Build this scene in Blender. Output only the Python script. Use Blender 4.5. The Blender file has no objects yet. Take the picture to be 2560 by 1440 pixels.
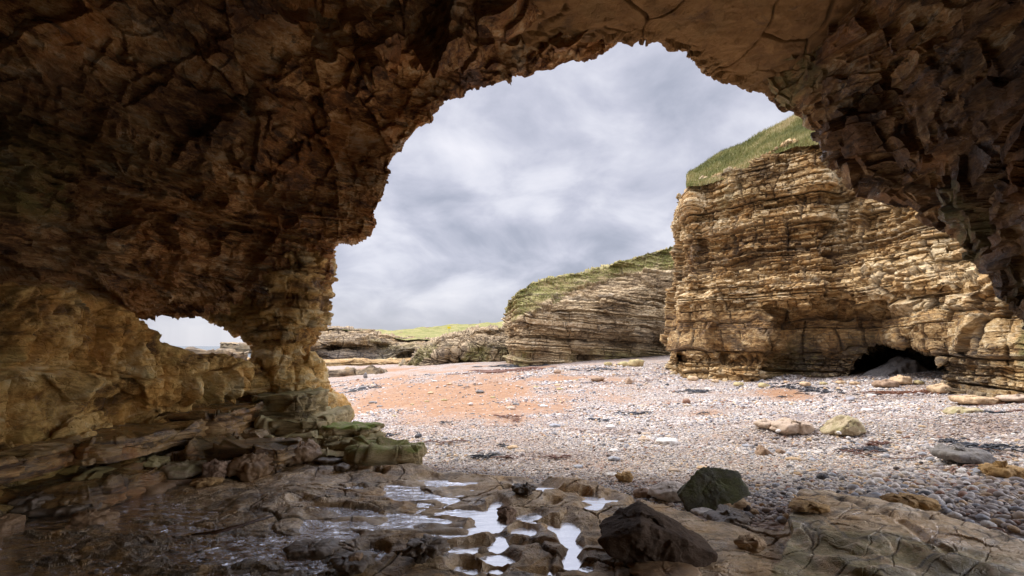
import bpy, bmesh, math, random
import numpy as np
from mathutils import Vector, Matrix, Euler, noise as mnoise
R = math.radians
scene = bpy.context.scene
COL = scene.collection

# ------------------------------------------------------------------ camera
F_PX, CXP, CYP = 1280.0, 1280.0, 720.0
PITCH = math.atan(145 / 1280.0)
EYE = 1.6
cam_d = bpy.data.cameras.new('camera'); cam = bpy.data.objects.new('camera', cam_d); COL.objects.link(cam)
cam_d.lens = 18.0; cam_d.sensor_width = 36.0; cam_d.clip_start = 0.05; cam_d.clip_end = 20000
cam.location = (0, 0, EYE); cam.rotation_euler = (math.pi / 2 + PITCH, 0, 0)
scene.camera = cam

# ------------------------------------------------------------------ world + sun + exposure
SUN_EL, SUN_AZ = R(50), R(-56)
SUN_STRENGTH = 2.4
scene.view_settings.view_transform = 'Standard'
scene.view_settings.look = 'None'
scene.view_settings.gamma = 1
scene.view_settings.use_curve_mapping = False
scene.view_settings.exposure = 0.42
sd = bpy.data.lights.new('sun', 'SUN'); sun = bpy.data.objects.new('sun', sd); COL.objects.link(sun)
sd.energy = SUN_STRENGTH; sd.angle = R(14); sd.color = (1, 0.93, 0.84)
sdir = Vector((math.sin(SUN_AZ) * math.cos(SUN_EL), math.cos(SUN_AZ) * math.cos(SUN_EL), math.sin(SUN_EL)))
sun.rotation_euler = sdir.to_track_quat('Z', 'Y').to_euler(); sun.location = sdir * 60


class NT:
    """small node-tree helper"""
    def __init__(s, tree):
        s.t = tree; s.t.nodes.clear()
    def n(s, kind, **kw):
        nd = s.t.nodes.new(kind)
        ins = kw.pop('ins', {})
        for k, v in kw.items(): setattr(nd, k, v)
        for k, v in ins.items(): s.put(nd.inputs[k], v)
        return nd
    def put(s, sock, v):
        if isinstance(v, bpy.types.NodeSocket): s.t.links.new(v, sock)
        elif isinstance(v, bpy.types.Node): s.t.links.new(v.outputs[0], sock)
        else:
            if isinstance(v, (tuple, list)) and len(v) == 3 and sock.type == 'RGBA': v = (*v, 1)
            sock.default_value = v
    def math(s, op, a, b=0.0, c=0.0, clamp=False):
        nd = s.n('ShaderNodeMath', operation=op, use_clamp=clamp)
        s.put(nd.inputs[0], a); s.put(nd.inputs[1], b)
        if op in ('MULTIPLY_ADD', 'SMOOTH_MIN'): s.put(nd.inputs[2], c)
        return nd.outputs[0]
    def vmath(s, op, a, b=(0, 0, 0)):
        nd = s.n('ShaderNodeVectorMath', operation=op); s.put(nd.inputs[0], a); s.put(nd.inputs[1], b)
        return nd.outputs['Value'] if op in ('DOT_PRODUCT', 'LENGTH') else nd.outputs[0]
    def mix(s, f, a, b, blend='MIX'):
        nd = s.n('ShaderNodeMix', data_type='RGBA', blend_type=blend)
        s.put(nd.inputs[0], f); s.put(nd.inputs[6], a); s.put(nd.inputs[7], b)
        return nd.outputs[2]
    def ramp(s, f, stops, interp='LINEAR'):
        nd = s.n('ShaderNodeValToRGB'); cr = nd.color_ramp; cr.interpolation = interp
        while len(cr.elements) < len(stops): cr.elements.new(0.5)
        for e, (p, c) in zip(cr.elements, stops):
            e.position = p; e.color = (*c, 1) if isinstance(c, tuple) else (c, c, c, 1)
        s.put(nd.inputs[0], f); return nd.outputs[0]
    def noise(s, vec, scale, detail=4, rough=0.55, dist=0.0):
        nd = s.n('ShaderNodeTexNoise', ins={'Scale': scale, 'Detail': detail, 'Roughness': rough, 'Distortion': dist})
        s.put(nd.inputs['Vector'], vec); return nd.outputs['Fac']
    def attr(s, name): return s.n('ShaderNodeAttribute', attribute_name=name).outputs['Fac']
    def smooth(s, v, a, b):
        nd = s.n('ShaderNodeMapRange', interpolation_type='SMOOTHSTEP')
        s.put(nd.inputs[0], v); nd.inputs[1].default_value = a; nd.inputs[2].default_value = b
        return nd.outputs[0]


def pix_dir(px, py):
    a = (np.asarray(px, float) - CXP) / F_PX; b = (CYP - np.asarray(py, float)) / F_PX
    c, s = math.cos(PITCH), math.sin(PITCH)
    return a, c - b * s, s + b * c
def PX(px, py, Y):
    """world point on the ray of a photo pixel at distance Y ahead"""
    a, dy, dz = pix_dir(px, py); t = np.asarray(Y, float) / dy
    return np.stack([a * t, dy * t, EYE + dz * t], -1)
def GZ(px, py, z=0.0):
    """world point where a photo pixel's ray meets height z"""
    a, dy, dz = pix_dir(px, py); t = (z - EYE) / dz
    return np.stack([a * t, dy * t, EYE + dz * t], -1)
def to_px(P):
    x, y, z = P[..., 0], P[..., 1], P[..., 2] - EYE
    c, s = math.cos(PITCH), math.sin(PITCH)
    d = np.maximum(y * c + z * s, 1e-3)
    return CXP + F_PX * x / d, CYP - F_PX * (-y * s + z * c) / d

w = bpy.data.worlds.new('World'); scene.world = w; w.use_nodes = True
T = NT(w.node_tree)
sky = T.n('ShaderNodeTexSky', sky_type='NISHITA', sun_disc=False, sun_elevation=SUN_EL, sun_rotation=SUN_AZ)
tc = T.n('ShaderNodeTexCoord'); D = tc.outputs['Generated']
sep = T.n('ShaderNodeSeparateXYZ'); T.put(sep.inputs[0], D)
zc = T.math('MAXIMUM', sep.outputs[2], 0.03)
zz = T.math('ADD', zc, 0.46)
cmb = T.n('ShaderNodeCombineXYZ'); T.put(cmb.inputs[0], T.math('DIVIDE', sep.outputs[0], zz)); T.put(cmb.inputs[1], T.math('DIVIDE', sep.outputs[1], zz))
P2 = cmb.outputs[0]
n1 = T.noise(T.vmath('ADD', P2, (4.2, 1.3, 0.0)), 1.7, 3, 0.45, 0.15)
n2 = T.noise(T.vmath('ADD', P2, (7.3, 2.1, 0.4)), 4.2, 8, 0.55, 0.35)
cl = T.math('ADD', T.math('MULTIPLY', n1, 0.55), T.math('MULTIPLY', n2, 0.45))
def blob(px, py, r, amt, cur, sq=1.0):
    a, dy, dz = pix_dir(px, py); v = Vector((float(a), float(dy), float(dz))).normalized()
    d = T.vmath('SUBTRACT', D, tuple(v)); d = T.vmath('MULTIPLY', d, (1, 1, sq))
    l = T.math('DIVIDE', T.vmath('LENGTH', d), r)
    g = T.math('SUBTRACT', 1.0, T.smooth(l, 0.0, 1.0))
    return T.math('MULTIPLY_ADD', g, amt, cur)
for px, py, r, amt, sq in [(1660, 230, .20, -.13, 1.6), (1480, 340, .26, .12, 1.8), (1130, 560, .26, -.12, 2.2), (1330, 640, .14, .10, 2.5), (960, 740, .3, .03, 3),
                           (1300, 480, .2, -.03, 2), (1560, 130, .2, .02, 1), (1150, 330, .18, .07, 1.2), (1560, 470, .22, .05, 2)]:
    cl = blob(px, py, r, amt * .62 + .012, cl, sq)
cloud = T.ramp(cl, [(0.34, (0.27, 0.29, 0.365)), (0.43, (0.37, 0.39, 0.475)), (0.50, (0.50, 0.51, 0.60)), (0.56, (0.64, 0.645, 0.72)), (0.66, (0.80, 0.79, 0.84))])
cloud = T.mix(T.math('MULTIPLY', T.math('SUBTRACT', 1.0, T.smooth(sep.outputs[2], 0.0, 0.17)), .5), cloud, (0.53, 0.535, 0.58))
# an overcast sky grows brighter towards the zenith
up = T.smooth(sep.outputs[2], 0.50, 0.80)
gain = T.math('MULTIPLY_ADD', up, 3.75, 0.93)
gain = T.math('MULTIPLY', gain, T.math('MULTIPLY_ADD', T.smooth(sep.outputs[1], -0.05, -0.8), 0.5, 1.0))   # added gain on the unseen sky behind, to light the cliffs' near faces
gain = T.math('MULTIPLY', gain, T.math('MULTIPLY_ADD', T.smooth(sep.outputs[0], 0.70, 0.88), 4.5, 1.0))   # added gain on the unseen sky at right, filling the cave's left wall
cloud = T.mix(1.0, cloud, T.n('ShaderNodeCombineColor', ins={0: gain, 1: gain, 2: gain}).outputs[0], 'MULTIPLY')
bg1 = T.n('ShaderNodeBackground', ins={'Color': sky.outputs[0], 'Strength': 0.08})
bg2 = T.n('ShaderNodeBackground', ins={'Color': cloud, 'Strength': 1.0})
mx = T.n('ShaderNodeMixShader', ins={0: 0.93}); T.put(mx.inputs[1], bg1.outputs[0]); T.put(mx.inputs[2], bg2.outputs[0])
out = T.n('ShaderNodeOutputWorld'); T.put(out.inputs[0], mx.outputs[0])

# ------------------------------------------------------------------ numpy noise
def h3(ix, iy, iz, seed=0):
    ix = np.asarray(ix).astype(np.int64); iy = np.asarray(iy).astype(np.int64); iz = np.asarray(iz).astype(np.int64)
    n = (ix * 374761393 + iy * 668265263 + iz * 2147483647 + seed * 1274126177) & 0xFFFFFFFF
    n = ((n ^ (n >> 13)) * 1274126177) & 0xFFFFFFFF
    n = ((n ^ (n >> 15)) * 2246822519) & 0xFFFFFFFF
    n = n ^ (n >> 14)
    return (n & 0xFFFFFF) / float(0xFFFFFF)
def vnoise(P, seed=0):
    """smooth value noise, -1..1"""
    I = np.floor(P); f = P - I; f = f * f * f * (f * (f * 6 - 15) + 10)
    ix, iy, iz = I[..., 0], I[..., 1], I[..., 2]; fx, fy, fz = f[..., 0], f[..., 1], f[..., 2]
    r = 0
    for dx in (0, 1):
        for dy in (0, 1):
            for dz in (0, 1):
                wgt = (fx if dx else 1 - fx) * (fy if dy else 1 - fy) * (fz if dz else 1 - fz)
                r = r + wgt * h3(ix + dx, iy + dy, iz + dz, seed)
    return r * 2 - 1
def fbm(P, scale=1.0, octv=4, seed=0, gain=0.5):
    P = np.asarray(P, float) * scale; r = 0; a = 1.0
    for k in range(octv):
        r = r + a * vnoise(P + 17.3 * k, seed + k); a *= gain; P = P * 2.03
    return r
def ridged(P, scale=1.0, octv=3, seed=0):
    P = np.asarray(P, float) * scale; r = 0; a = 1.0
    for k in range(octv):
        r = r + a * (1 - np.abs(vnoise(P + 9.7 * k, seed + k)) * 2); a *= 0.5; P = P * 2.1
    return r
def facets(P, scale, seed=0, tilt=1.0):
    """cells with a random tilted plane each: chipped, angular rock. Returns offset about -1..1, cell id 0..1, edge distance"""
    Q = np.asarray(P, float) * np.asarray(scale, float); I = np.floor(Q)
    d1 = np.full(Q.shape[:-1], 1e9); d2 = d1.copy(); off = np.zeros_like(d1); cid = np.zeros_like(d1)
    for dx in (-1, 0, 1):
        for dy in (-1, 0, 1):
            for dz in (-1, 0, 1):
                cx, cy, cz = I[..., 0] + dx, I[..., 1] + dy, I[..., 2] + dz
                v = np.stack([Q[..., 0] - cx - h3(cx, cy, cz, seed + 1), Q[..., 1] - cy - h3(cx, cy, cz, seed + 2), Q[..., 2] - cz - h3(cx, cy, cz, seed + 3)], -1)
                d = (v ** 2).sum(-1)
                near = d < d1
                d2 = np.where(near, d1, np.minimum(d2, d))
                hid = h3(cx, cy, cz, seed + 4)
                o = (hid - 0.5) * 1.0 + tilt * ((h3(cx, cy, cz, seed + 5) - .5) * v[..., 0] + (h3(cx, cy, cz, seed + 6) - .5) * v[..., 1] + (h3(cx, cy, cz, seed + 7) - .5) * v[..., 2]) * 1.6
                off = np.where(near, o, off); cid = np.where(near, hid, cid); d1 = np.where(near, d, d1)
    return off, cid, np.sqrt(d2) - np.sqrt(d1)
def sstep(x, a, b):
    t = np.clip((np.asarray(x, float) - a) / (b - a), 0, 1); return t * t * (3 - 2 * t)
def strata(P, thick, width, seed=0, dip=(0, 0), warp=0.5, rot=0.0, groove=0.25):
    """bedded, jointed rock. Returns layer offset, block offset, groove depth (0..1), layer tone, block tone"""
    z = P[..., 2] + dip[0] * P[..., 0] + dip[1] * P[..., 1]
    z = z + warp * thick * vnoise(P * 0.55, seed + 50) + 0.15 * warp * thick * vnoise(P * 3.1, seed + 53)
    t = z / thick + 0.42 * np.sin(z / thick * 1.7 + seed) + .25 * np.sin(z / thick * 4.1 + 2 * seed)
    i = np.floor(t); f = t - i
    c, s = math.cos(rot), math.sin(rot)
    wob = 0.22 * width * np.stack([vnoise(P * (1.2 / width), seed + 51), vnoise(P * (1.2 / width), seed + 52)], -1)
    x = (P[..., 0] * c + P[..., 1] * s) + wob[..., 0]; y = (-P[..., 0] * s + P[..., 1] * c) + wob[..., 1]
    wi = width * (0.55 + 0.9 * h3(i, i * 0, i * 0, seed + 5))
    u = x / wi + 7 * h3(i, i, i * 0, seed + 6); v = y / wi + 7 * h3(i, i * 0, i, seed + 7)
    j, k = np.floor(u), np.floor(v); fu, fv = u - j, v - k
    L = h3(i, i * 0, i * 0, seed + 8) * 2 - 1; B = h3(i, j, k, seed + 9) * 2 - 1
    e = np.minimum(np.minimum(f, 1 - f) * 2.2, np.minimum(np.minimum(fu, 1 - fu), np.minimum(fv, 1 - fv)) * 3.5 * (wi / thick) * .5)
    g = 1 - sstep(e, 0.0, groove)
    return L, B, g, (L + 1) / 2, (B + 1) / 2

# ------------------------------------------------------------------ mesh helpers
def add_attr(me, name, a):
    at = me.attributes.new(name, 'FLOAT', 'POINT'); at.data.foreach_set('value', np.ascontiguousarray(a, dtype=np.float32).ravel())
def quad_mesh(name, V, faces, mats=None, attrs=None, smooth=True):
    V = np.asarray(V, float); faces = np.asarray(faces, np.int32); k = faces.shape[1]
    me = bpy.data.meshes.new(name)
    me.vertices.add(len(V)); me.vertices.foreach_set('co', V.astype(np.float32).ravel())
    me.loops.add(faces.size); me.loops.foreach_set('vertex_index', faces.ravel())
    me.polygons.add(len(faces)); me.polygons.foreach_set('loop_start', np.arange(0, faces.size, k, dtype=np.int32))
    me.polygons.foreach_set('use_smooth', np.full(len(faces), bool(smooth)))
    me.update(calc_edges=True)
    for n_, a in (attrs or {}).items(): add_attr(me, n_, a)
    if mats is not None: me.materials.append(mats)
    return me
def grid_faces(n, m, mask=None):
    i = np.arange(n - 1)[:, None] * m + np.arange(m - 1)[None, :]
    f = np.stack([i, i + 1, i + m + 1, i + m], -1)
    if mask is not None: f = f[mask]
    return f.reshape(-1, 4)
def link(name, me, parent=None, loc=(0, 0, 0)):
    o = bpy.data.objects.new(name, me); COL.objects.link(o); o.location = loc
    if parent: o.parent = parent
    return o
def struct(o, label=None):
    o['kind'] = 'structure'
    if label: o['label'] = label
    return o
def tag(o, label, cat, group=None, kind=None):
    o['label'] = label; o['category'] = cat
    if group: o['group'] = group
    if kind: o['kind'] = kind
    return o
def sheet(name, P, mat, attrs=None, smooth=True, mask=None):
    n, m = P.shape[:2]
    return link(name, quad_mesh(name, P.reshape(-1, 3), grid_faces(n, m, mask), mat, attrs, smooth))
def normals(P):
    du = np.gradient(P, axis=0); dv = np.gradient(P, axis=1)
    N = np.cross(du, dv); return N / np.maximum(np.linalg.norm(N, axis=-1, keepdims=True), 1e-9)
def blur(N, k):
    for _ in range(k):
        Q = np.pad(N, ((1, 1), (1, 1), (0, 0)), mode='edge')
        N = (Q[:-2, 1:-1] + Q[2:, 1:-1] + Q[1:-1, :-2] + Q[1:-1, 2:] + 2 * Q[1:-1, 1:-1]) / 6
    return N / np.maximum(np.linalg.norm(N, axis=-1, keepdims=True), 1e-9)
def catmull(C, ts):
    """C: (K, ...) control points, ts in 0..K-1"""
    K = len(C); i = np.clip(np.floor(ts).astype(int), 0, K - 2); f = (ts - i).reshape(-1, *([1] * (C.ndim - 1)))
    p0, p1, p2, p3 = C[np.maximum(i - 1, 0)], C[i], C[i + 1], C[np.minimum(i + 2, K - 1)]
    m1, m2 = (p2 - p0) * .42, (p3 - p1) * .42
    return (2 * f ** 3 - 3 * f ** 2 + 1) * p1 + (f ** 3 - 2 * f ** 2 + f) * m1 + (-2 * f ** 3 + 3 * f ** 2) * p2 + (f ** 3 - f ** 2) * m2
def loft(C, nu, nv):
    """C (K, M, 3); nu = samples per row segment (list K-1), nv = per column segment (list M-1)"""
    def ts(ns):
        o = [np.linspace(i, i + 1, n, endpoint=False) for i, n in enumerate(ns)]; return np.append(np.concatenate(o), len(ns))
    A = catmull(C, ts(nu)); A = np.swapaxes(A, 0, 1); A = catmull(A, ts(nv)); return np.swapaxes(A, 0, 1)

# ------------------------------------------------------------------ materials
def rock_mat(name, stops, stain=(0.30, 0.12, 0.03), stain_amt=0.6, moss=(0.05, 0.06, 0.012), rough=0.8, bump=0.5, scale=1.0, spec=0.35,
             bed=1.0, tone_w=0.42, dark=(0.02, 0.017, 0.015), pale=(0.5, 0.45, 0.4), pale_amt=0.0, wetness=0.0, bumpd=0.03, use_attr=True, contrast=2.1, coat=0.5, dark_amt=0.6, dark_th=0.54):
    m = bpy.data.materials.new(name); m.use_nodes = True; T = NT(m.node_tree)
    co = T.n('ShaderNodeTexCoord').outputs['Object']
    st = T.vmath('MULTIPLY', co, (1, 1, 1 + 2.2 * bed))
    big = T.noise(co, 0.55 * scale, 3, 0.5, 0.3)
    mid = T.noise(st, 2.6 * scale, 6, 0.62, 0.4)
    fine = T.noise(st, 15 * scale, 6, 0.7)
    if use_attr: tone = T.attr('tone')
    else: tone = T.n('ShaderNodeObjectInfo').outputs['Random']
    f = T.math('MULTIPLY', tone, tone_w)
    f = T.math('MULTIPLY_ADD', mid, 1.0, f); f = T.math('MULTIPLY_ADD', fine, 0.5, f)
    f = T.math('SUBTRACT', f, 0.25 + tone_w * .5); f = T.math('MULTIPLY_ADD', T.math('SUBTRACT', f, 0.5), contrast, 0.5)
    col = T.ramp(f, stops)
    s = T.smooth(T.noise(T.vmath('ADD', co, (3, 8, 1)), 1.1 * scale, 5, 0.6, 0.8), 0.47, 0.66)
    col = T.mix(T.math('MULTIPLY', s, stain_amt), col, stain)
    if pale_amt:
        s = T.smooth(T.noise(T.vmath('ADD', co, (13, 2, 5)), 1.9 * scale, 6, 0.65, 0.5), 0.55, 0.7)
        col = T.mix(T.math('MULTIPLY', s, pale_amt), col, pale)
    # dark mineral staining; a broader second set puts cave shade into the colour
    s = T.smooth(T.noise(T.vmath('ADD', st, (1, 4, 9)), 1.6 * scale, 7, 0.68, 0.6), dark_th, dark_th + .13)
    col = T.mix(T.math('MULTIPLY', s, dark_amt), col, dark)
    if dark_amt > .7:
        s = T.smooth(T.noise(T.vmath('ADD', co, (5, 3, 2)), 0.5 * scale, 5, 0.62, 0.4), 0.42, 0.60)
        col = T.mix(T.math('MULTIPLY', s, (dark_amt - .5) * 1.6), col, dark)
    if use_attr:
        ms = T.math('MULTIPLY', T.attr('moss'), T.smooth(T.noise(co, 4.5 * scale, 5, 0.7), 0.3, 0.6))
        col = T.mix(ms, col, moss)
        ac = T.attr('stain_shade'); col = T.mix(T.math('MULTIPLY', ac, T.smooth(T.noise(st, 3.5 * scale, 5, 0.7), 0.25, 0.6)), col, dark)
    b = T.n('ShaderNodeBsdfPrincipled')
    T.put(b.inputs['Base Color'], col)
    b.inputs['Specular IOR Level'].default_value = spec
    if wetness:
        wv = T.smooth(T.noise(co, 1.7, 5, 0.6), 0.62 - wetness * 0.4, 0.7 - wetness * 0.3)
        wv = T.math('MAXIMUM', wv, T.attr('wet')) if use_attr else wv
        T.put(b.inputs['Roughness'], T.math('MULTIPLY_ADD', wv, 0.2 - rough, rough))
        T.put(b.inputs['Coat Weight'], T.math('MULTIPLY', wv, coat)); b.inputs['Coat Roughness'].default_value = 0.10; b.inputs['Coat IOR'].default_value = 1.6 if coat > .9 else 1.45
    elif use_attr:
        T.put(b.inputs['Roughness'], T.math('MULTIPLY_ADD', T.attr('wet'), 0.22 - rough, rough))
    else: b.inputs['Roughness'].default_value = rough
    vor = T.n('ShaderNodeTexVoronoi', feature='DISTANCE_TO_EDGE', ins={'Scale': 3.5 * scale}); T.put(vor.inputs['Vector'], T.vmath('ADD', st, T.vmath('MULTIPLY', T.n('ShaderNodeTexNoise', ins={'Scale': 3.0 * scale, 'Vector': st, 'Detail': 3.0}).outputs['Color'], (.5, .5, .5))))
    crk = T.smooth(vor.outputs['Distance'], 0.0, 0.05)
    hgt = T.math('MULTIPLY_ADD', fine, 0.8, T.math('MULTIPLY', crk, 0.25))
    hgt = T.math('MULTIPLY_ADD', T.noise(co, 60 * scale, 4, 0.7), 0.35, hgt); hgt = T.math('MULTIPLY_ADD', mid, 1.3, hgt)
    bp = T.n('ShaderNodeBump', ins={'Strength': bump, 'Distance': bumpd}); T.put(bp.inputs['Height'], hgt)
    T.put(b.inputs['Normal'], bp.outputs[0]); T.put(b.inputs['Coat Normal'], bp.outputs[0])
    T.put(T.n('ShaderNodeOutputMaterial').inputs[0], b.outputs[0])
    return m

M = {}
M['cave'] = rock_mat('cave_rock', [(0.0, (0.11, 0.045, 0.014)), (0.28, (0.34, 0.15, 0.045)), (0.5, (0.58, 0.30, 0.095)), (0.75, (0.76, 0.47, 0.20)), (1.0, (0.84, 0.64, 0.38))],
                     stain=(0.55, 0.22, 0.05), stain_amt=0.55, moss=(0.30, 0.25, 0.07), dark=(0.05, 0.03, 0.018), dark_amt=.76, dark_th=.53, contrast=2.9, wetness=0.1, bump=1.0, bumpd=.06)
M['shelf'] = rock_mat('shelf_rock', [(0.0, (0.16, 0.08, 0.022)), (0.3, (0.48, 0.27, 0.075)), (0.55, (0.74, 0.47, 0.15)), (0.8, (0.84, 0.58, 0.23)), (1.0, (0.88, 0.69, 0.36))],
                      stain=(0.70, 0.33, 0.06), stain_amt=0.55, moss=(0.42, 0.29, 0.08), dark=(0.09, 0.055, 0.028), dark_amt=.7, dark_th=.54, contrast=2.7, wetness=0.1, bed=0.3, bump=.9, bumpd=.05)
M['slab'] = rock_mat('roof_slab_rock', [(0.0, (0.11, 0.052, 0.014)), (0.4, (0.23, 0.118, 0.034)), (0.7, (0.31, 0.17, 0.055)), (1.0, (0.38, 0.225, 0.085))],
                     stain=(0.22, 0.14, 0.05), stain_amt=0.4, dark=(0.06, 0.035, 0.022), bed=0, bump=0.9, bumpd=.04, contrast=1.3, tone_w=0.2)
M['right'] = rock_mat('hanging_rock', [(0.0, (0.06, 0.028, 0.011)), (0.35, (0.20, 0.10, 0.036)), (0.6, (0.36, 0.20, 0.075)), (0.85, (0.52, 0.34, 0.15)), (1.0, (0.62, 0.50, 0.32))],
                      stain=(0.40, 0.18, 0.05), stain_amt=0.5, moss=(.25, .24, .1), dark=(0.035, 0.024, 0.016), dark_amt=.75, dark_th=.52, wetness=0.12, bump=1.0, bumpd=.06)
M['cliff'] = rock_mat('cliff_rock', [(0.0, (0.06, 0.03, 0.012)), (0.28, (0.21, 0.115, 0.043)), (0.5, (0.39, 0.24, 0.095)), (0.75, (0.59, 0.40, 0.18)), (1.0, (0.82, 0.65, 0.39))],
                      stain=(0.50, 0.27, 0.08), stain_amt=0.6, moss=(0.16, 0.15, 0.045), dark=(0.11, 0.08, 0.055), scale=0.8, bump=1.0, bumpd=0.08, contrast=1.8, tone_w=0.8)
M['midcliff'] = rock_mat('middle_cliff_rock', [(0.0, (0.10, 0.062, 0.03)), (0.3, (0.28, 0.19, 0.10)), (0.55, (0.44, 0.32, 0.175)), (0.8, (0.57, 0.43, 0.25)), (1.0, (0.70, 0.57, 0.38))],
                         stain=(0.38, 0.24, 0.10), stain_amt=0.4, moss=(0.27, 0.25, 0.07), dark=(0.11, 0.085, 0.06), scale=0.5, bump=0.7, bumpd=0.1, tone_w=0.6, bed=2)
M['farcliff'] = rock_mat('far_cliff_rock', [(0.0, (0.06, 0.045, 0.03)), (0.35, (0.18, 0.13, 0.08)), (0.6, (0.31, 0.225, 0.13)), (1.0, (0.5, 0.38, 0.23))],
                         stain=(0.36, 0.22, 0.08), stain_amt=0.5, moss=(0.20, 0.18, 0.04), dark=(0.06, 0.05, 0.045), scale=0.4, bump=0.7, bumpd=0.15, tone_w=0.6, bed=2)
M['platform'] = rock_mat('platform_rock', [(0.0, (0.17, 0.11, 0.05)), (0.28, (0.38, 0.265, 0.135)), (0.5, (0.60, 0.43, 0.24)), (0.8, (0.72, 0.55, 0.35)), (1.0, (0.80, 0.66, 0.48))],
                         stain=(0.58, 0.33, 0.10), stain_amt=0.6, moss=(0.20, 0.17, 0.05), dark=(0.09, 0.075, 0.055), coat=.8, rough=0.5, spec=0.45, bed=0, scale=1.5, wetness=0.2, bump=0.7, bumpd=0.02)
M['ledge'] = rock_mat('ledge_rock', [(0.0, (0.06, 0.03, 0.012)), (0.35, (0.22, 0.12, 0.04)), (0.65, (0.44, 0.26, 0.09)), (1.0, (0.64, 0.43, 0.20))],
                      stain=(0.55, 0.22, 0.05), stain_amt=0.6, moss=(0.24, 0.22, 0.06), dark=(0.05, 0.035, 0.022), dark_amt=.8, dark_th=.5, rough=0.55, spec=0.5, wetness=0.5, bed=1.5, scale=1.4)
M['green'] = rock_mat('mossy_step_rock', [(0.0, (0.13, 0.09, 0.04)), (0.35, (0.32, 0.24, 0.11)), (0.65, (0.54, 0.42, 0.21)), (1.0, (0.68, 0.55, 0.33))],
                      stain=(0.42, 0.33, 0.14), stain_amt=0.5, moss=(0.25, 0.33, 0.04), dark=(0.13, 0.11, 0.07), rough=0.7, bed=1, scale=1.6)

def simple_mat(name, c, rough=0.7, spec=0.4, var=0.35, scale=8.0, bump=0.3, c2=None, bumpd=0.02):
    m = bpy.data.materials.new(name); m.use_nodes = True; T = NT(m.node_tree)
    co = T.n('ShaderNodeTexCoord').outputs['Object']
    n_ = T.noise(co, scale, 6, 0.65)
    c2 = c2 or tuple(x * (1 - var) * .7 for x in c)
    col = T.ramp(n_, [(0.3, c2), (0.7, tuple(min(1, x * (1 + var * .5)) for x in c))])
    b = T.n('ShaderNodeBsdfPrincipled', ins={'Base Color': col, 'Roughness': rough}); b.inputs['Specular IOR Level'].default_value = spec
    bp = T.n('ShaderNodeBump', ins={'Strength': bump, 'Distance': bumpd}); T.put(bp.inputs['Height'], T.noise(co, scale * 4, 5, 0.7)); T.put(b.inputs['Normal'], bp.outputs[0])
    T.put(T.n('ShaderNodeOutputMaterial').inputs[0], b.outputs[0]); return m

# ------------------------------------------------------------------ displaced rock
def rockify(P, flip=1, sk=None, big=0.25, bigs=0.5, mid=0.12, mids=1.4, st=(0.3, 0.5), st_amp=0.06, bl_amp=0.08, dip=(0, 0), rot=0.3, fb=0.03, seed=0, groove=0.05, second=None, keep=None, nb=12, warp=.5):
    """pushes a grid sheet in and out along its own normal: chipped facets, beds, joints"""
    N = blur(normals(P), nb) * flip
    o1, c1, e1 = facets(P + 0.25 * np.stack([vnoise(P * 1.3, seed + 70), vnoise(P * 1.3, seed + 71), vnoise(P * 1.3, seed + 72)], -1), bigs, seed + 10)
    o2, c2, e2 = facets(P + 0.08 * np.stack([vnoise(P * 4, seed + 73), vnoise(P * 4, seed + 74), vnoise(P * 4, seed + 75)], -1), mids, seed + 20)
    L, B, g, tl, tb = strata(P, st[0], st[1], seed, dip, warp, rot)
    d = big * o1 + mid * o2 + st_amp * L + bl_amp * B - groove * g + fb * fbm(P, 6, 4, seed + 5) + fb * 1.5 * fbm(P, 1.6, 3, seed + 6)
    tone = 0.3 * tl + 0.3 * tb + 0.4 * c2
    if second:
        L, B, g2, tl, tb = strata(P, second[0], second[1], seed + 31, dip, warp, rot + .2)
        d = d + (second[2] * L + second[3] * B - second[4] * g2) * (1 if sk is None else sk(P)); tone = 0.6 * tone + 0.2 * tl + 0.2 * tb
        g = np.maximum(g, g2)
    if keep is not None: d = d * keep
    return P + N * d[..., None], tone, g, N

# ------------------------------------------------------------------ cave: left wall and vault
def A3(*r): return np.array(r, float)
def px3(px, py, Y): return PX(px, py, Y)
lip_px = [(770, 775, 10.0), (790, 745, 10.0), (832, 690, 9.9), (842, 613, 9.8), (912, 600, 9.5), (948, 525, 9.5), (986, 455, 9.4), (1000, 380, 9.4), (1080, 290, 9.2),
          (1148, 222, 9.2), (1250, 185, 9.1), (1350, 150, 9.0), (1470, 122, 8.9), (1548, 96, 8.9)]
lip = np.array([px3(*p) for p in lip_px])
pre = np.array([[-8.5, 9.6, 3.4], [-5.75, 9.9, 2.2], [-4.4, 10.0, 2.25]]); post = np.array([[2.6, 9.3, 8.0]])
row_lip = np.concatenate([pre, lip, post])
def inner(Y, dx=0.0, dz=0.0, sq=1.0):
    X = np.array([-8.5, -5.65, -4.9, -4.55, -4.55, -4.6, -4.55, -4.35, -4.15, -3.85, -3.5, -2.9, -2.3, -1.8, -1.1, -.3, .45, 1.2])
    Z = np.array([3.4, 2.12, 2.3, 2.65, 2.95, 3.3, 3.75, 3.95, 4.35, 4.9, 5.35, 5.85, 6.2, 6.4, 6.7, 6.95, 7.1, 8.0])
    return np.stack([X * sq + dx, np.full(18, Y), Z + dz], -1)
outer1 = row_lip + A3(-.15, .55, .15)[None]; outer1[:, 0] -= np.linspace(.3, -.0, 18)
outer2 = row_lip + A3(-.5, .9, 1.3)[None]
outer3 = row_lip * A3(1.25, 1, 1) + A3(-.3, .2, 0); outer3[:, 2] = np.maximum(outer3[:, 2] + 2.0, 8.2)
outer4 = outer3.copy(); outer4[:, 1] = -6; outer4[:, 2] = 9.2
r7 = inner(8.1)
r6 = inner(6.4, -.25); r6[:, 0] -= np.linspace(0, .9, 18)
r5 = inner(4.8, -.35); r5[:, 0] -= np.linspace(0, 1.7, 18); r5[:, 2] += np.linspace(0, .1, 18)
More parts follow.
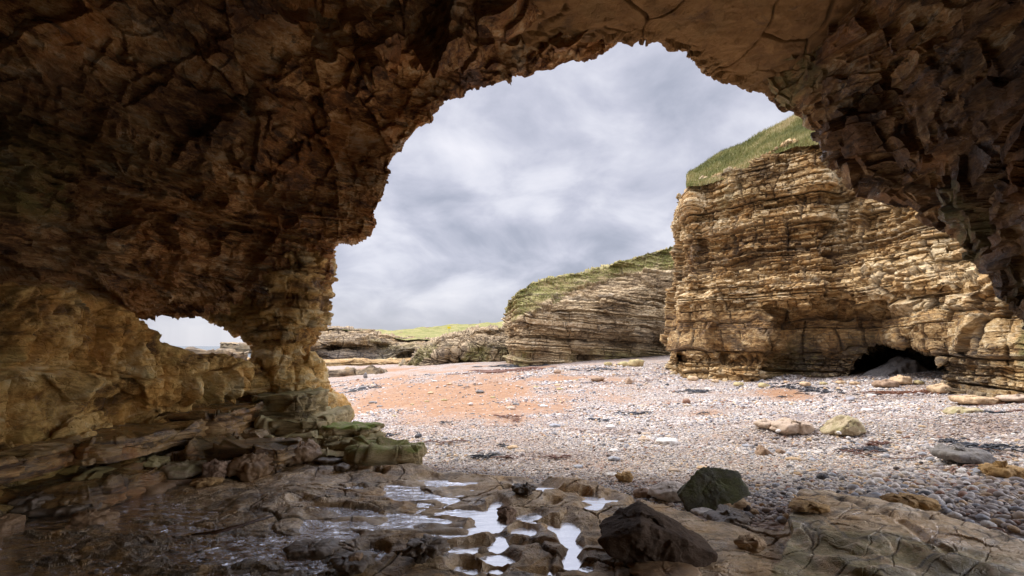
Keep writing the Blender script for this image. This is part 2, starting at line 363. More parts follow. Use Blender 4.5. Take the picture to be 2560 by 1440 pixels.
r3 = inner(2.6, -.4); r3[:, 0] -= np.linspace(0, 2.3, 18)
r0 = inner(-1.5, -.4); r0[:, 0] -= np.linspace(0, 2.6, 18)
rb = inner(-8, -.2); rb[:, 0] -= np.linspace(0, 2.6, 18)
C = np.stack([outer4, outer3, outer2, outer1, row_lip, .5 * (row_lip + r7) + A3(-.05, .0, .08), r7, r6, r5, r3, r0, rb])
C[:, 0, 0] = -8.5; C[:, 0, 2] = 3.4
P = loft(C, [6, 14, 16, 16, 46, 56, 96, 96, 84, 24, 8], [10, 34, 26, 30, 24, 30, 34, 26, 34, 34, 38, 42, 36, 36, 40, 44, 38][:17])
dz = vnoise(P * 0.35, 900) * .12
P = P + np.stack([dz, dz * 0, dz * .5], -1)
k = 0.55 + 0.45 * sstep(P[..., 1], 9.9, 8.6)
k = .35 + .65 * sstep(np.arange(P.shape[0])[:, None], 60, 100) * np.ones((1, P.shape[1]))
Pa, ta, g, N = rockify(P, 1, big=.55, bigs=.5, mid=.16, mids=1.15, st=(.7, 1.3), st_amp=.14, bl_amp=.16, rot=.15, fb=.022, seed=3, groove=.03, keep=k, warp=.8, nb=20)
Pb, tb_, g, N = rockify(P, 1, big=.20, bigs=.6, mid=.05, mids=2.2, st=(.30, .85), st_amp=.17, bl_amp=.13, rot=.12, fb=.018, seed=4, groove=.09, second=(.105, .34, .06, .05, .05), keep=k, warp=.25, nb=20)
oo, _, _ = facets(P + .1 * np.stack([vnoise(P * 3, 41), vnoise(P * 3, 42), vnoise(P * 3, 43)], -1), A3(2.6, 2.2, 3.2), 44, 1.2)
L_, B_, g_, _, _ = strata(P, .16, .22, 45, rot=.3)
lipz = np.exp(-((np.arange(P.shape[0])[:, None] - 54) / 18.0) ** 2)
Pa = Pa + N * (.07 * oo * k + lipz * (.07 * B_ + .05 * oo))[..., None]; Pb = Pb + N * (lipz * (.05 * B_ + .03 * L_))[..., None]
lowm = sstep(P[..., 2] + .5 * vnoise(P * .7, 31), 4.7, 3.9)[..., None]
P2 = Pa * (1 - lowm) + Pb * lowm; tone = ta * (1 - lowm[..., 0]) + tb_ * lowm[..., 0]
# thin beds show low on the wall, massive chipped rock above
moss = sstep(fbm(P2, .7, 3, 77), .05, .5) * sstep(P2[..., 2], 4.6, 3.0) * sstep(P2[..., 1], 8, 5.5) * .8
stain_shade = sstep(P2[..., 2], 3.4, 5.2) * sstep(P2[..., 1], 8.8, 4.8) * 1.0 * sstep(fbm(P2, .5, 3, 12), -.7, .0)  # vault shade painted into the colour, deepening upward and away from the mouth
wet = sstep(fbm(P2, .8, 3, 99), .45, .7) * .6
struct(sheet('cave_wall', P2, M['cave'], dict(tone=tone, moss=moss, stain_shade=stain_shade, wet=wet), smooth=False), 'rough brown wall and vault of the sea cave on the left')

# ------------------------------------------------------------------ cave: flat cracked roof slab
ZR = 7.0
edge_px = [(1100, 60), (1300, 80), (1500, 92), (1600, 98), (1650, 104), (1700, 118), (1730, 132), (1770, 166), (1800, 190), (1870, 210), (1925, 222), (1950, 240), (2000, 262), (2080, 290), (2300, 300)]
E = np.array([GZ(px, py, ZR) for px, py in edge_px])
E[0] = (-3.5, 8.3, 7.0); E[1] = (-1.0, 8.4, 7.0)
E = catmull(E, np.linspace(0, len(E) - 1, 520))
rows = [E + A3(.6, .3, 2.6), E + A3(.2, .5, 1.2), E + A3(.0, .18, .35), E, ]
for yy in (.75, 0.5, .3, .1, -.25, -1.0):
    Q = E.copy(); Q[:, 1] = E[:, 1] * yy; rows.append(Q)
rows.insert(0, np.stack([E[:, 0], E[:, 1] * 0 - 8, E[:, 1] * 0 + 10.4], -1))
C = np.stack(rows)
P = loft(C, [4, 10, 12, 14, 100, 100, 60, 24, 8, 4], [1] * 519)
N = blur(normals(P), 6)
fac, cid, ed = facets(P * A3(1, 1, .2) + .22 * np.stack([vnoise(P * 1.6, 5), vnoise(P * 1.6, 6), vnoise(P, 7)], -1), A3(.55, .28, .3), 41, tilt=.3)
crack = 1 - sstep(ed, 0.0, .022)
fac2, cid2, ed2 = facets(P * A3(1, 1, .2) + .3 * np.stack([vnoise(P * .8, 8), vnoise(P * .8, 9), vnoise(P, 7)], -1), A3(1.1, .5, .3), 47, tilt=.3)
crack2 = (1 - sstep(ed2, 0.0, .018)) * sstep(vnoise(P * .6, 31), -.1, .3)
jag = np.zeros(P.shape[:2]); lipw = np.exp(-((np.arange(P.shape[0]) - 40) / 14.0) ** 2)[:, None]
L_, B_, g_, t1, t2 = strata(P, .12, .22, 61, rot=.4)
d = -(.12 * crack + .07 * crack2) + .03 * fac + .022 * fbm(P, 5, 5, 21) + .03 * fbm(P, .9, 2, 22) + .05 * fbm(P, 2.2, 3, 23) * lipw + lipw * .09 * B_
sgn = -1 if N[200, 250, 2] > 0 else 1
P2 = P + N * (d * sgn)[..., None]
P2[:, :, 2] -= .0
struct(sheet('cave_roof', P2, M['slab'], dict(tone=.5 * cid + .25 + .2 * (1 - crack), moss=0 * cid, stain_shade=np.maximum(crack * .5, sstep(P2[..., 0], 4.2, 5.6) * .4), wet=0 * cid)), 'smooth cracked flat slab roofing the cave mouth')

# ------------------------------------------------------------------ cave: hanging rock on the right
R_lip = [(1925, 205, 10.3), (1950, 245, 10.3), (1998, 268, 10.2), (2012, 300, 9.9), (2058, 326, 9.7), (2082, 385, 9.2), (2135, 455, 8.8), (2220, 476, 8.5), (2300, 500, 8.1), (2385, 545, 7.4),
         (2440, 600, 6.7), (2448, 655, 6.3), (2510, 735, 5.8), (2562, 795, 5.4), (2680, 800, 4.9), (2850, 780, 4.4)]
R_in1 = [(1960, 150, 9.4), (1990, 175, 9.4), (2030, 170, 9.1), (2050, 190, 8.9), (2068, 215, 8.7), (2100, 280, 8.3), (2160, 340, 8.1), (2240, 385, 7.9), (2320, 420, 7.4), (2390, 455, 6.8),
         (2450, 500, 6.2), (2475, 560, 5.8), (2540, 640, 5.3), (2600, 700, 5.0), (2720, 720, 4.6), (2900, 700, 4.2)]
R_in2 = [(1995, 60, 8.6), (2030, 80, 8.6), (2062, 70, 8.3), (2080, 90, 8.1), (2100, 105, 7.9), (2150, 170, 7.7), (2220, 230, 7.6), (2300, 280, 7.2), (2390, 330, 6.6), (2450, 370, 6.1),
         (2500, 400, 5.7), (2550, 450, 5.3), (2610, 540, 4.9), (2660, 640, 4.6), (2760, 760, 4.2), (2860, 920, 4.0)]
R_in3 = [(2030, -40, 7.9), (2070, -30, 7.9), (2095, -40, 7.6), (2110, -10, 7.4), (2140, 0, 7.2), (2220, 60, 7.1), (2300, 120, 6.8), (2390, 170, 6.4), (2460, 220, 5.9), (2530, 260, 5.4),
         (2590, 300, 5.1), (2650, 350, 4.8), (2710, 440, 4.5), (2780, 550, 4.2), (2880, 690, 3.9), (2990, 880, 3.6)]
rr = [np.array([px3(*p) for p in q]) for q in (R_lip, R_in1, R_in2, R_in3)]
rl, r1, r2, r3_ = rr
def shift(a, Y, x, z): q = a.copy(); q[:, 1] = q[:, 1] * .0 + Y; q[:, 0] = q[:, 0] + x; q[:, 2] = q[:, 2] + z; return q
r4 = r3_.copy(); r4[:, 1] -= 2.0; r4[:, 0] += np.linspace(-.5, .4, 16); r4[:, 2] += np.linspace(.3, -.3, 16)
r5_ = r4.copy(); r5_[:, 1] = -1.0; r5_[:, 0] += .3; r6_ = r5_.copy(); r6_[:, 1] = -8
ro1 = rl + A3(.35, .6, .15); ro2 = rl + A3(1.6, 1.0, .9); ro2[:3] = rl[:3] + A3(.4, .8, .9)
ro3 = rl + A3(4, .6, 3); ro3[:, 2] = np.maximum(ro3[:, 2], 8.5)
ro4 = ro3.copy(); ro4[:, 1] = -8
C = np.stack([ro4, ro3, ro2, ro1, rl, r1, r2, r3_, r4, r5_, r6_])
C[5:, :, 2] = np.maximum(C[5:, :, 2], 2.25); C[8:, -2:, 0] = np.maximum(C[8:, -2:, 0], 5.5); C[8, 6:, 2] = np.maximum(C[8, 6:, 2], 3.2); C[9:, 2:, 2] = np.maximum(C[9:, 2:, 2], 3.8); C[1:5, -1, 2] = np.maximum(C[1:5, -1, 2], 3.6)
P = loft(C, [6, 14, 18, 20, 84, 84, 84, 60, 20, 6], [16, 24, 24, 28, 34, 38, 36, 36, 38, 38, 36, 40, 36, 36, 24])
k = 0.35 + 0.65 * sstep(np.arange(P.shape[0])[:, None], 58, 110) * np.ones((1, P.shape[1]))
N0 = normals(P); fl = 1
P2, tone, g, N = rockify(P, fl, big=.40, bigs=A3(.75, .42, .6), mid=.12, mids=A3(2.4, 1.2, 1.8), st=(.30, .9), st_amp=.11, bl_amp=.10, rot=.5, fb=.022, seed=8, groove=.03, keep=k, dip=(.15, 0), nb=30)
L_, B_, g_, _, _ = strata(P, .34, .55, 87, rot=.6)
P2 = P2 + N * (np.exp(-((np.arange(P.shape[0])[:, None] - 60) / 20.0) ** 2) * (.16 * B_ + .08 * L_))[..., None]
moss = sstep(fbm(P2, .9, 3, 177), .3, .8) * .7
stain_shade = .35 * sstep(fbm(P2, .8, 3, 112), -.3, .6)
wet = sstep(fbm(P2, 1.1, 3, 199), .25, .7)
struct(sheet('cave_overhang', P2, M['right'], dict(tone=tone, moss=moss, stain_shade=stain_shade, wet=wet), smooth=False), 'wet dark rock hanging down at the right of the cave mouth')
# back of the cave
gx, gz = np.meshgrid(np.linspace(-10, 12, 120), np.linspace(-1, 11, 70), indexing='ij')
P = np.stack([gx, -7.2 + 0 * gx, gz], -1); P[..., 1] += .5 * fbm(P, .5, 4, 300)
struct(sheet('cave_back', P, M['cave'], dict(tone=gx * 0 + .4, moss=gx * 0, stain_shade=gx * 0 + .4, wet=gx * 0)))

# ------------------------------------------------------------------ pillar between the window and the mouth
prof = [(-.4, -5.5, -3.20), (-.03, -5.5, -3.24), (.27, -5.45, -3.28), (.45, -5.4, -3.44), (.62, -5.35, -3.66), (.75, -5.3, -3.76), (1.0, -5.2, -3.70), (1.3, -5.1, -3.72), (1.46, -5.0, -3.86),
        (1.53, -4.95, -4.00), (1.60, -4.9, -4.02), (1.67, -4.98, -3.95), (1.80, -5.12, -3.90), (1.95, -5.3, -3.86), (2.12, -5.65, -3.80), (2.4, -6.0, -3.74), (2.8, -6.1, -3.65), (3.2, -6.1, -3.6), (3.6, -6.1, -3.7)]
pr = np.array(prof); zi = np.concatenate([np.linspace(pr[i, 0], pr[i + 1, 0], 16, endpoint=False) for i in range(len(pr) - 1)] + [[pr[-1, 0]]])
xl = np.interp(zi, pr[:, 0], pr[:, 1]); xr = np.interp(zi, pr[:, 0], pr[:, 2])
th = np.linspace(0, 2 * np.pi, 400)
cs, sn = np.cos(th), np.sin(th); q = 0.62
ex = np.sign(cs) * np.abs(cs) ** q; ey = np.sign(sn) * np.abs(sn) ** q
hx = (xr - xl) / 2; cx_ = (xr + xl) / 2; hy = .55 + .35 * hx
P = np.stack([cx_[:, None] + hx[:, None] * ex[None], 10.1 + hy[:, None] * ey[None], np.broadcast_to(zi[:, None], (len(zi), 400))], -1)
keep = np.ones(P.shape[:2])
lower = sstep(P[..., 2], 1.7, 1.5)
N = normals(P); fl = 1 if N[20, 0, 0] > 0 else -1
Pa, tone, g, N = rockify(P, fl, big=.09, bigs=1.2, mid=.06, mids=2.6, st=(.09, .3), st_amp=.06, bl_amp=.05, rot=.2, fb=.03, seed=14, groove=.03, nb=4)
Pb, toneb, gb, N = rockify(P, fl, big=.15, bigs=1.1, mid=.10, mids=2.4, st=(.55, .5), st_amp=.05, bl_amp=.05, rot=.2, fb=.035, seed=15, groove=.05, nb=4)
P2 = Pa * (1 - lower[..., None]) + Pb * lower[..., None]
moss = sstep(P2[..., 2], .5, .1) * .8
struct(sheet('rock_pillar', P2, M['shelf'], dict(tone=tone * (1 - lower) + (toneb * .6 + .35) * lower, moss=moss, stain_shade=sstep(P2[..., 2], .35, .0) * .7 + .4 * (1 - lower), wet=0 * moss)), 'narrow necked rock pillar between the rock window and the cave mouth')

# ------------------------------------------------------------------ rock shelf below the window
stn = [(-3, -5.7, 2.3), (2, -5.6, 2.3), (3.8, -5.45, 2.35), (4.8, -5.35, 2.25), (5.7, -5.2, 2.35), (6.5, -5.05, 2.25), (7.1, -4.9, 1.95), (7.6, -4.78, 1.68), (8.2, -4.66, 1.50), (8.8, -4.55, 1.42), (9.15, -4.5, 1.38), (9.4, -4.7, 1.36), (9.55, -5.3, 1.34), (9.6, -7.5, 1.3)]
profs = [(-3.0, 0.93), (-1.2, 0.99), (-.32, 1.0), (-.02, .90), (.07, .72), (.02, .52), (-.12, .40), (-.05, .30), (.14, .24), (.3, .05), (.35, -.2)]
C = []
for si, (Y, x, zt) in enumerate(stn):
    rowp = []
    for (dx, zf) in profs:
        if si >= 11: rowp.append((x + (dx if si < 13 else 0) * (.6 if dx < 0 else .3), Y + max(dx, -.6) * .5, zf * zt))
        else: rowp.append((x + dx, Y, zf * zt))
    C.append(rowp)
C = np.array(C)
P = loft(C, [16, 40, 70, 76, 76, 70, 60, 60, 60, 44, 30, 24, 14], [10, 26, 36, 44, 44, 30, 30, 26, 24, 8])
N = normals(P); fl = 1 if N[400, 140, 0] > 0 else -1
# rounded vertical joints: bulging columns near the window, blocks further in
kt = 1 - .75 * np.exp(-((P[..., 2] - np.interp(P[..., 1], [a[0] for a in stn[:11]], [a[2] for a in stn[:11]])) / .22) ** 2)
P2, tone, g, N = rockify(P, fl, keep=kt, big=.26, bigs=A3(1.1, 1.3, 1.0), mid=.09, mids=2.4, st=(.5, .55), st_amp=.07, bl_amp=.10, rot=.1, fb=.04, seed=23, groove=.10, second=(.16, .35, .03, .04, .03), nb=14)
s = P[..., 1] * 1.0 + .5 * vnoise(P * A3(1.2, 1.2, .5), 66)
colm = np.abs(np.sin(s * 5.2)) ** .55
P2 = P2 + N * ((colm - .6) * .22 * kt * sstep(P[..., 2], .75, 1.0) * sstep(P[..., 1], 6.8, 7.6))[..., None]
moss = sstep(fbm(P2, .9, 3, 79), .15, .6) * .75 + .5 * sstep(P2[..., 2], .6, .3)
struct(sheet('rock_shelf', P2, M['shelf'], dict(tone=tone, moss=np.clip(moss, 0, 1), stain_shade=sstep(P2[..., 1], 6, 4) * .7, wet=sstep(fbm(P2, 1, 3, 88), .5, .8) * .7)), 'blocky ochre rock shelf under the window of the cave')  # dark tint deepens towards the near end of the shelf

# ------------------------------------------------------------------ beach ground
bc = [(1000, 7.5, -.35), (1300, 6.3, -.25), (1560, 5.7, -.14), (1800, 5.1, -.07), (2100, 5.3, -.02), (2500, 4.6, .02), (2900, 4, .1), (1000, 12, -.6), (1500, 12, -.6), (2000, 10, -.35), (2500, 8, .0), (2900, 8, .3),
      (1000, 20, -.9), (1500, 20, -.8), (1700, 29, -.35), (1950, 26, -.25), (2250, 22, .0), (2450, 17.5, -.05), (2700, 13, .2), (1280, 50, -.4), (1680, 57, .5), (1480, 54, .1), (1035, 66, -1.0), (820, 63, -1.6),
      (800, 115, -1.8), (1000, 115, -1.8), (1200, 90, -.5), (400, 60, -2.9), (0, 40, -3.0), (0, 18, -2.0), (600, 20, -1.6), (700, 12, -.8), (1280, 115, -1), (1900, 70, 1.5), (2500, 40, 1.5), (1280, 2, -.4), (300, 3, -.4), (2300, 2, -.3), (0, 8, -.9)]
bp_ = np.array([((px - 1280) / 1280 * Y, Y) for px, Y, z in bc]); bz = np.array([z for *_, z in bc])
def warpc(xy): r = np.sqrt((xy ** 2).sum(-1, keepdims=True)) + 3; return xy / r * np.log(r) * 3
def tps(a, b):
    d2 = ((a[:, None] - b[None]) ** 2).sum(-1); return .5 * d2 * np.log(d2 + 1e-9)
wc = warpc(bp_); Kc = np.block([[tps(wc, wc) + .05 * np.eye(len(wc)), np.c_[np.ones(len(wc)), wc]], [np.c_[np.ones(len(wc)), wc].T, np.zeros((3, 3))]])
sol = np.linalg.solve(Kc, np.r_[bz, 0, 0, 0])
def beach_z(x, y, detail=True):
    x = np.asarray(x, float); y = np.asarray(y, float); sh = x.shape
    q = warpc(np.stack([x.ravel(), y.ravel()], -1)); out = np.empty(len(q))
    for i in range(0, len(q), 60000):
        c = q[i:i + 60000]; out[i:i + 60000] = tps(c, wc) @ sol[:-3] + sol[-3] + c @ sol[-2:]
    z = np.clip(out.reshape(sh), -3.2, 3)
    if detail:
        P = np.stack([x, y, 0 * x], -1)
        z = z + .05 * fbm(P, .45, 3, 400) + .03 * fbm(P, 1.7, 3, 401)
        # storm berm of cobbles curving across the right of the beach
        z = z + .32 * np.exp(-((y - (12.5 - .35 * (x - 4))) / .9) ** 2) * sstep(x, 3.5, 6)
    return z
def ground_pt(px, py):
    """the point of the beach seen at a photo pixel"""
    z = -.3
    for _ in range(12):
        p = GZ(px, py, z); z = float(beach_z(p[0], p[1]))
    return p
def sand_mask(P):
    px, py = to_px(P)
    n_ = fbm(P * A3(.6, .3, 0), 1, 4, 410)
    a = 1.1 - np.sqrt(((px - 1130) / 440) ** 2 + ((py - (990 - (px - 1140) * .03)) / 74) ** 2)
    b = .7 - np.sqrt(((px - 1960) / 110) ** 2 + ((py - 985) / 28) ** 2)
    c = .6 - np.sqrt(((px - 1780) / 120) ** 2 + ((py - 1035) / 22) ** 2)
    d = .7 - np.sqrt(((px - 980) / 190) ** 2 + ((py - 925) / 12) ** 2)
    return sstep(np.maximum(np.maximum(a, b), np.maximum(c, d)) + .42 * n_, -.15, .75)
aa = np.concatenate([np.linspace(-1.9, -.5, 120, endpoint=False), np.linspace(-.5, 1.1, 620, endpoint=False), np.linspace(1.1, 2.2, 90)])
yy = np.concatenate([np.linspace(-9, 3.2, 20, endpoint=False), np.exp(np.linspace(np.log(3.2), np.log(40), 620)), np.exp(np.linspace(np.log(40.5), np.log(330), 160))])
A_, Y_ = np.meshgrid(aa, yy, indexing='ij')
X_ = A_ * np.maximum(Y_, 4.0); Z_ = beach_z(X_, Y_)
P = np.stack([X_, Y_, Z_], -1)
sand = sand_mask(P)
# pebbly relief of the ground between the loose stones
_, c1_, e1_ = facets(P * A3(1, 1, 0), 9, 420); _, c2_, e2_ = facets(P * A3(1, 1, 0), 4.2, 421)
near = sstep(Y_, 26, 8)
P[..., 2] += (.014 * np.minimum(e1_ * 2, 1) + .012 * near * (c1_ - .5)) * (1 - .85 * sand) + .02 * np.minimum(e2_ * 2, 1) * (1 - sand) * (1 - near)
m = bpy.data.materials.new('beach_gravel'); m.use_nodes = True; T = NT(m.node_tree); M['beach'] = m
co = T.n('ShaderNodeTexCoord').outputs['Object']
PEB = [(0.0, (0.30, 0.28, 0.27)), (0.12, (0.46, 0.42, 0.38)), (0.26, (0.60, 0.54, 0.48)), (0.40, (0.70, 0.62, 0.56)), (0.52, (0.48, 0.38, 0.27)), (0.62, (0.60, 0.41, 0.23)), (0.67, (0.34, 0.33, 0.34)), (0.78, (0.15, 0.145, 0.15)),
       (0.85, (0.28, 0.14, 0.08)), (0.90, (0.66, 0.60, 0.55)), (0.95, (0.05, 0.05, 0.055))]
def vcell(scale, rnd=1.0):
    v = T.n('ShaderNodeTexVoronoi', feature='F1', ins={'Scale': scale, 'Randomness': rnd}); T.put(v.inputs['Vector'], co)
    s_ = T.n('ShaderNodeSeparateColor'); T.put(s_.inputs[0], v.outputs['Color']); return s_.outputs[0], v.outputs['Distance']
ca, da = vcell(16); cb, db = vcell(6.5)
colA = T.ramp(ca, PEB, 'CONSTANT'); colB = T.ramp(cb, PEB, 'CONSTANT')
colG = T.mix(T.math('MULTIPLY', T.attr('far'), .55), colA, colB)
colG = T.mix(T.smooth(da, .3, .65), colG, (0.28, 0.22, 0.18))
colG = T.mix(T.math('MULTIPLY', T.smooth(T.noise(co, .6, 5), .45, .65), .6), colG, (0.36, 0.24, 0.17))
colS = T.ramp(T.noise(co, 3.0, 6, .65), [(0.3, (0.22, 0.11, 0.055)), (0.55, (0.32, 0.175, 0.09)), (0.75, (0.40, 0.24, 0.14))])
sp = T.smooth(T.noise(co, 11, 3, .6), .60, .68); colS = T.mix(T.math('MULTIPLY', sp, .7), colS, (0.5, 0.44, 0.40))
wr = T.smooth(T.noise(T.vmath('MULTIPLY', co, (.35, 1.6, 1)), 1.1, 6, .7, 0.8), .60, .67)
cc = T.mix(T.attr('sand'), colG, colS); cc = T.mix(T.math('MULTIPLY', wr, T.math('MULTIPLY_ADD', T.attr('far'), .5, .18)), cc, (0.07, 0.045, 0.035))
b = T.n('ShaderNodeBsdfPrincipled', ins={'Base Color': cc, 'Roughness': .75}); b.inputs['Specular IOR Level'].default_value = .3
hh = T.math('MULTIPLY', T.math('SUBTRACT', 1.0, da), T.math('SUBTRACT', 1.0, T.math('MULTIPLY', T.attr('sand'), .8)))
bpn = T.n('ShaderNodeBump', ins={'Strength': .9, 'Distance': .05}); T.put(bpn.inputs['Height'], hh); T.put(b.inputs['Normal'], bpn.outputs[0])
T.put(T.n('ShaderNodeOutputMaterial').inputs[0], b.outputs[0])
struct(sheet('beach', P, M['beach'], dict(sand=sand, far=sstep(Y_, 14, 45))), 'pale pebble beach with a patch of orange sand')

# sea to the horizon
m = bpy.data.materials.new('sea_water'); m.use_nodes = True; T = NT(m.node_tree)
b = T.n('ShaderNodeBsdfPrincipled', ins={'Base Color': (0.05, 0.08, 0.10), 'Roughness': .18})
bpn = T.n('ShaderNodeBump', ins={'Strength': .5, 'Distance': .3}); T.put(bpn.inputs['Height'], T.noise(T.n('ShaderNodeTexCoord').outputs['Object'], .6, 5)); T.put(b.inputs['Normal'], bpn.outputs[0])
T.put(T.n('ShaderNodeOutputMaterial').inputs[0], b.outputs[0]); M['sea'] = m
V = [(-9000, -3000, -2.4), (9000, -3000, -2.4), (9000, 14000, -2.4), (-9000, 14000, -2.4)]
struct(link('sea', quad_mesh('sea', V, [[0, 1, 2, 3]], m)))

# ------------------------------------------------------------------ rock platform (floor of the cave)
edge = np.array([(-400, 1250), (0, 1170), (600, 1120), (850, 1150), (940, 1163), (1035, 1172), (1120, 1176), (1200, 1185), (1300, 1190), (1400, 1203), (1480, 1222), (1560, 1232), (1640, 1262), (1750, 1305), (1860, 1325), (1950, 1325),
                 (1985, 1285), (2010, 1262), (2090, 1258), (2200, 1282), (2350, 1320), (2480, 1362), (2560, 1392), (2800, 1470), (3300, 1600)], float)
puddles = [(1009, 1233, 26, 10), (992, 1219, 18, 6), (1081, 1196, 22, 6), (950, 1188, 12, 3), (883, 1221, 16, 4), (1268, 1222, 12, 5), (1315, 1204, 28, 7), (1355, 1220, 24, 10), (1268, 1197, 12, 4), (1224, 1296, 28, 16), (1240, 1268, 14, 12), (1180, 1287, 30, 9),
           (1301, 1293, 36, 7), (1416, 1335, 18, 20), (1395, 1318, 22, 8), (1434, 1372, 15, 12), (1160, 1376, 30, 8), (1243, 1399, 28, 10), (1425, 1402, 18, 16), (1482, 1271, 20, 8), (1525, 1246, 14, 6), (1500, 1262, 10, 5), (935, 1388, 22, 12), (1305, 1330, 20, 8),
           (1247, 1360, 18, 14), (1165, 1425, 22, 10), (1350, 1308, 30, 4), (1360, 1436, 30, 6), (1238, 1430, 20, 8), (1090, 1345, 60, 5), (1190, 1365, 60, 5), (1320, 1365, 50, 5), (1130, 1250, 14, 3), (1468, 1420, 14, 7), (850, 1335, 30, 5), (1145, 1282, 30, 5),
           (1480, 1250, 22, 4), (1455, 1238, 10, 4), (1385, 1260, 12, 4), (1500, 1360, 20, 6), (1590, 1250, 10, 4)]
streams = [([(775, 1308), (850, 1296), (901, 1298), (1002, 1318), (1080, 1335), (1150, 1332), (1200, 1322), (1240, 1310)], 11), ([(745, 1256), (800, 1270), (868, 1280), (960, 1290), (1060, 1300), (1150, 1310)], 7),
           ([(1380, 1230), (1470, 1240), (1500, 1262)], 3)]
outp_streams = [([(2095, 1288), (2130, 1300), (2160, 1320), (2230, 1340), (2280, 1380), (2330, 1415), (2370, 1440)], 7), ([(2200, 1325), (2240, 1345), (2330, 1350)], 6)]
def poly_dist(px, py, pts):
    d = np.full(px.shape, 1e9)
    for (x0, y0), (x1, y1) in zip(pts[:-1], pts[1:]):
        t = np.clip(((px - x0) * (x1 - x0) + (py - y0) * (y1 - y0)) / ((x1 - x0) ** 2 + (y1 - y0) ** 2), 0, 1)
        d = np.minimum(d, np.hypot(px - x0 - t * (x1 - x0), (py - y0 - t * (y1 - y0)) * 1.6))
    return d
WL = -0.014
EDGE_W = np.array([GZ(px, py, 0.0)[:2] for px, py in edge])
wall_line = np.array([(-5.2, -9), (-4.9, 2.0), (-4.75, 3.5), (-4.45, 4.4), (-4.3, 5.2), (-4.15, 5.9), (-3.9, 6.35), (-3.6, 6.9), (-3.3, 7.4), (-3.2, 8.4), (-3.2, 12)])
def plat(x, y):
    P = np.stack([x, y, 0 * x], -1)
    px, py = to_px(P); py = np.where(y > 1.5, py, 3000)
    pxn = px + 9 * fbm(P, 3.5, 3, 500); pyn = py + 4 * fbm(P, 4, 4, 501)
    leftm = sstep(px - 1.1 * (py - 1200), 560, 250) * (y > 0) + sstep(py, 1290, 1380) * sstep(px, 1000, 700) * (y > 0) + (y <= 1.5) * sstep(x, .5, -1)
    leftm = np.clip(leftm, 0, 1)
    o1, c1, e1 = facets(P + .2 * np.stack([vnoise(P * 2, 9), vnoise(P * 2, 10), 0 * x], -1), A3(1.1, 1.7, 1), 502, tilt=.6)
    o2, c2, e2 = facets(P + .15 * np.stack([vnoise(P * 3, 9), vnoise(P * 3, 10), 0 * x], -1), A3(2.6, 3.6, 1), 503, tilt=.8)
    lump = fbm(P * A3(1, 1.5, 1), 1.3, 4, 504)
    o4, c4, e4 = facets(P + .06 * np.stack([vnoise(P * 7, 9), vnoise(P * 7, 10), 0 * x], -1), A3(7, 9, 1), 509, tilt=1.0)
    h = .040 + .050 * lump + .02 * o1 + .010 * o2 + .008 * fbm(P, 7, 5, 505, .62) + .006 * o4 * sstep(vnoise(P * .9, 57), -.2, .4) -   .026 * (1 - sstep(e1, 0, .022)) - .007 * (1 - sstep(e2, 0, .035)) * sstep(vnoise(P * 1.1, 55), -.2, .2)
    # low wet bedding steps running across the left foreground
    r_ = P * A3(.75, 2.6, 1) + A3(0, .9, 0) * x[..., None] * .0
    rr_ = r_ + np.stack([0 * x, .5 * x + .3 * vnoise(P * 2.2, 60), 0 * x], -1)
    t = fbm(rr_, .9, 4, 506); tq = t * 3.2; i_ = np.floor(tq); f_ = tq - i_
    ter = (i_ + sstep(f_, .75, 1.0)) / 3.2
    o3, c3, e3 = facets(rr_, A3(1.3, 1.6, 1), 507, tilt=1.0)
    hl = -.030 + .055 * ter + .026 * o3 + .014 * o4 + .014 * fbm(P * A3(1, 2.2, 1), 5, 5, 508, .6)
    h = h * (1 - leftm) + hl * leftm
    dip = np.zeros_like(x)
    for (cx, cy, rx, ry) in puddles:
        g_ = np.sqrt(((pxn - cx) / (rx * 1.5)) ** 2 + ((pyn - cy) / (ry * 1.6)) ** 2); dip = np.maximum(dip, sstep(g_, 1.5, .55))
    for pts, wd in streams: dip = np.maximum(dip, sstep(poly_dist(pxn, pyn, pts), wd * 4.2, wd * 1.0) * (.80 + .45 * vnoise(P * A3(4, 9, 1), 70)) * 1.15)
    h = h * (1 - dip) + (WL - .028 + .006 * lump) * dip
    # rising ledges towards the wall
    xw = np.interp(y, wall_line[:, 1], wall_line[:, 0]) + .22 * vnoise(P * 1.4, 520) + .08 * vnoise(P * 5, 521)
    s_ = xw - x
    up = sstep(s_, 0, 1.3) * .42 * sstep(y, -2, 3)
    lay = .12; q = up / lay + .5 * (c3 - .5) * sstep(s_, 0, .2); qi = np.floor(q); qf = q - qi
    stepz = np.maximum((qi + sstep(qf, .62, .98)) * lay, 0) + .02 * o2 * sstep(s_, 0, .1)
    h = h + np.where(s_ > 0, stepz, 0)
    # the tilted outcrop at the right foreground
    ol = np.interp(py, [1200, 1262, 1290, 1330, 1380, 1440, 1600], [2010, 1992, 1978, 1975, 1962, 1930, 1850]) + 10 * fbm(P, 5, 3, 530)
    oy = np.interp(px, [1900, 2060, 2200, 2350, 2480, 2560, 2800, 3300], [1250, 1258, 1282, 1320, 1362, 1392, 1470, 1600])
    inside = sstep(px - ol, 0, 12) * sstep(py - oy, -12, 16) * (y > 1.2)
    fr = sstep(py + .35 * (px - 2250) , 1440, 1400) 
    w5 = P + .12 * np.stack([vnoise(P * 2.5, 19), vnoise(P * 2.5, 20), 0 * x], -1)
    w5 = np.stack([w5[..., 0] * .8 + w5[..., 1] * .6, -w5[..., 0] * .6 + w5[..., 1] * .8, 0 * x], -1)
    o5, c5, e5 = facets(w5, A3(1.2, 4.2, 1), 511, tilt=.5)
    crk = np.maximum(1 - sstep(e1, 0, .04), inside * .8 * (1 - sstep(e5, 0, .04)))
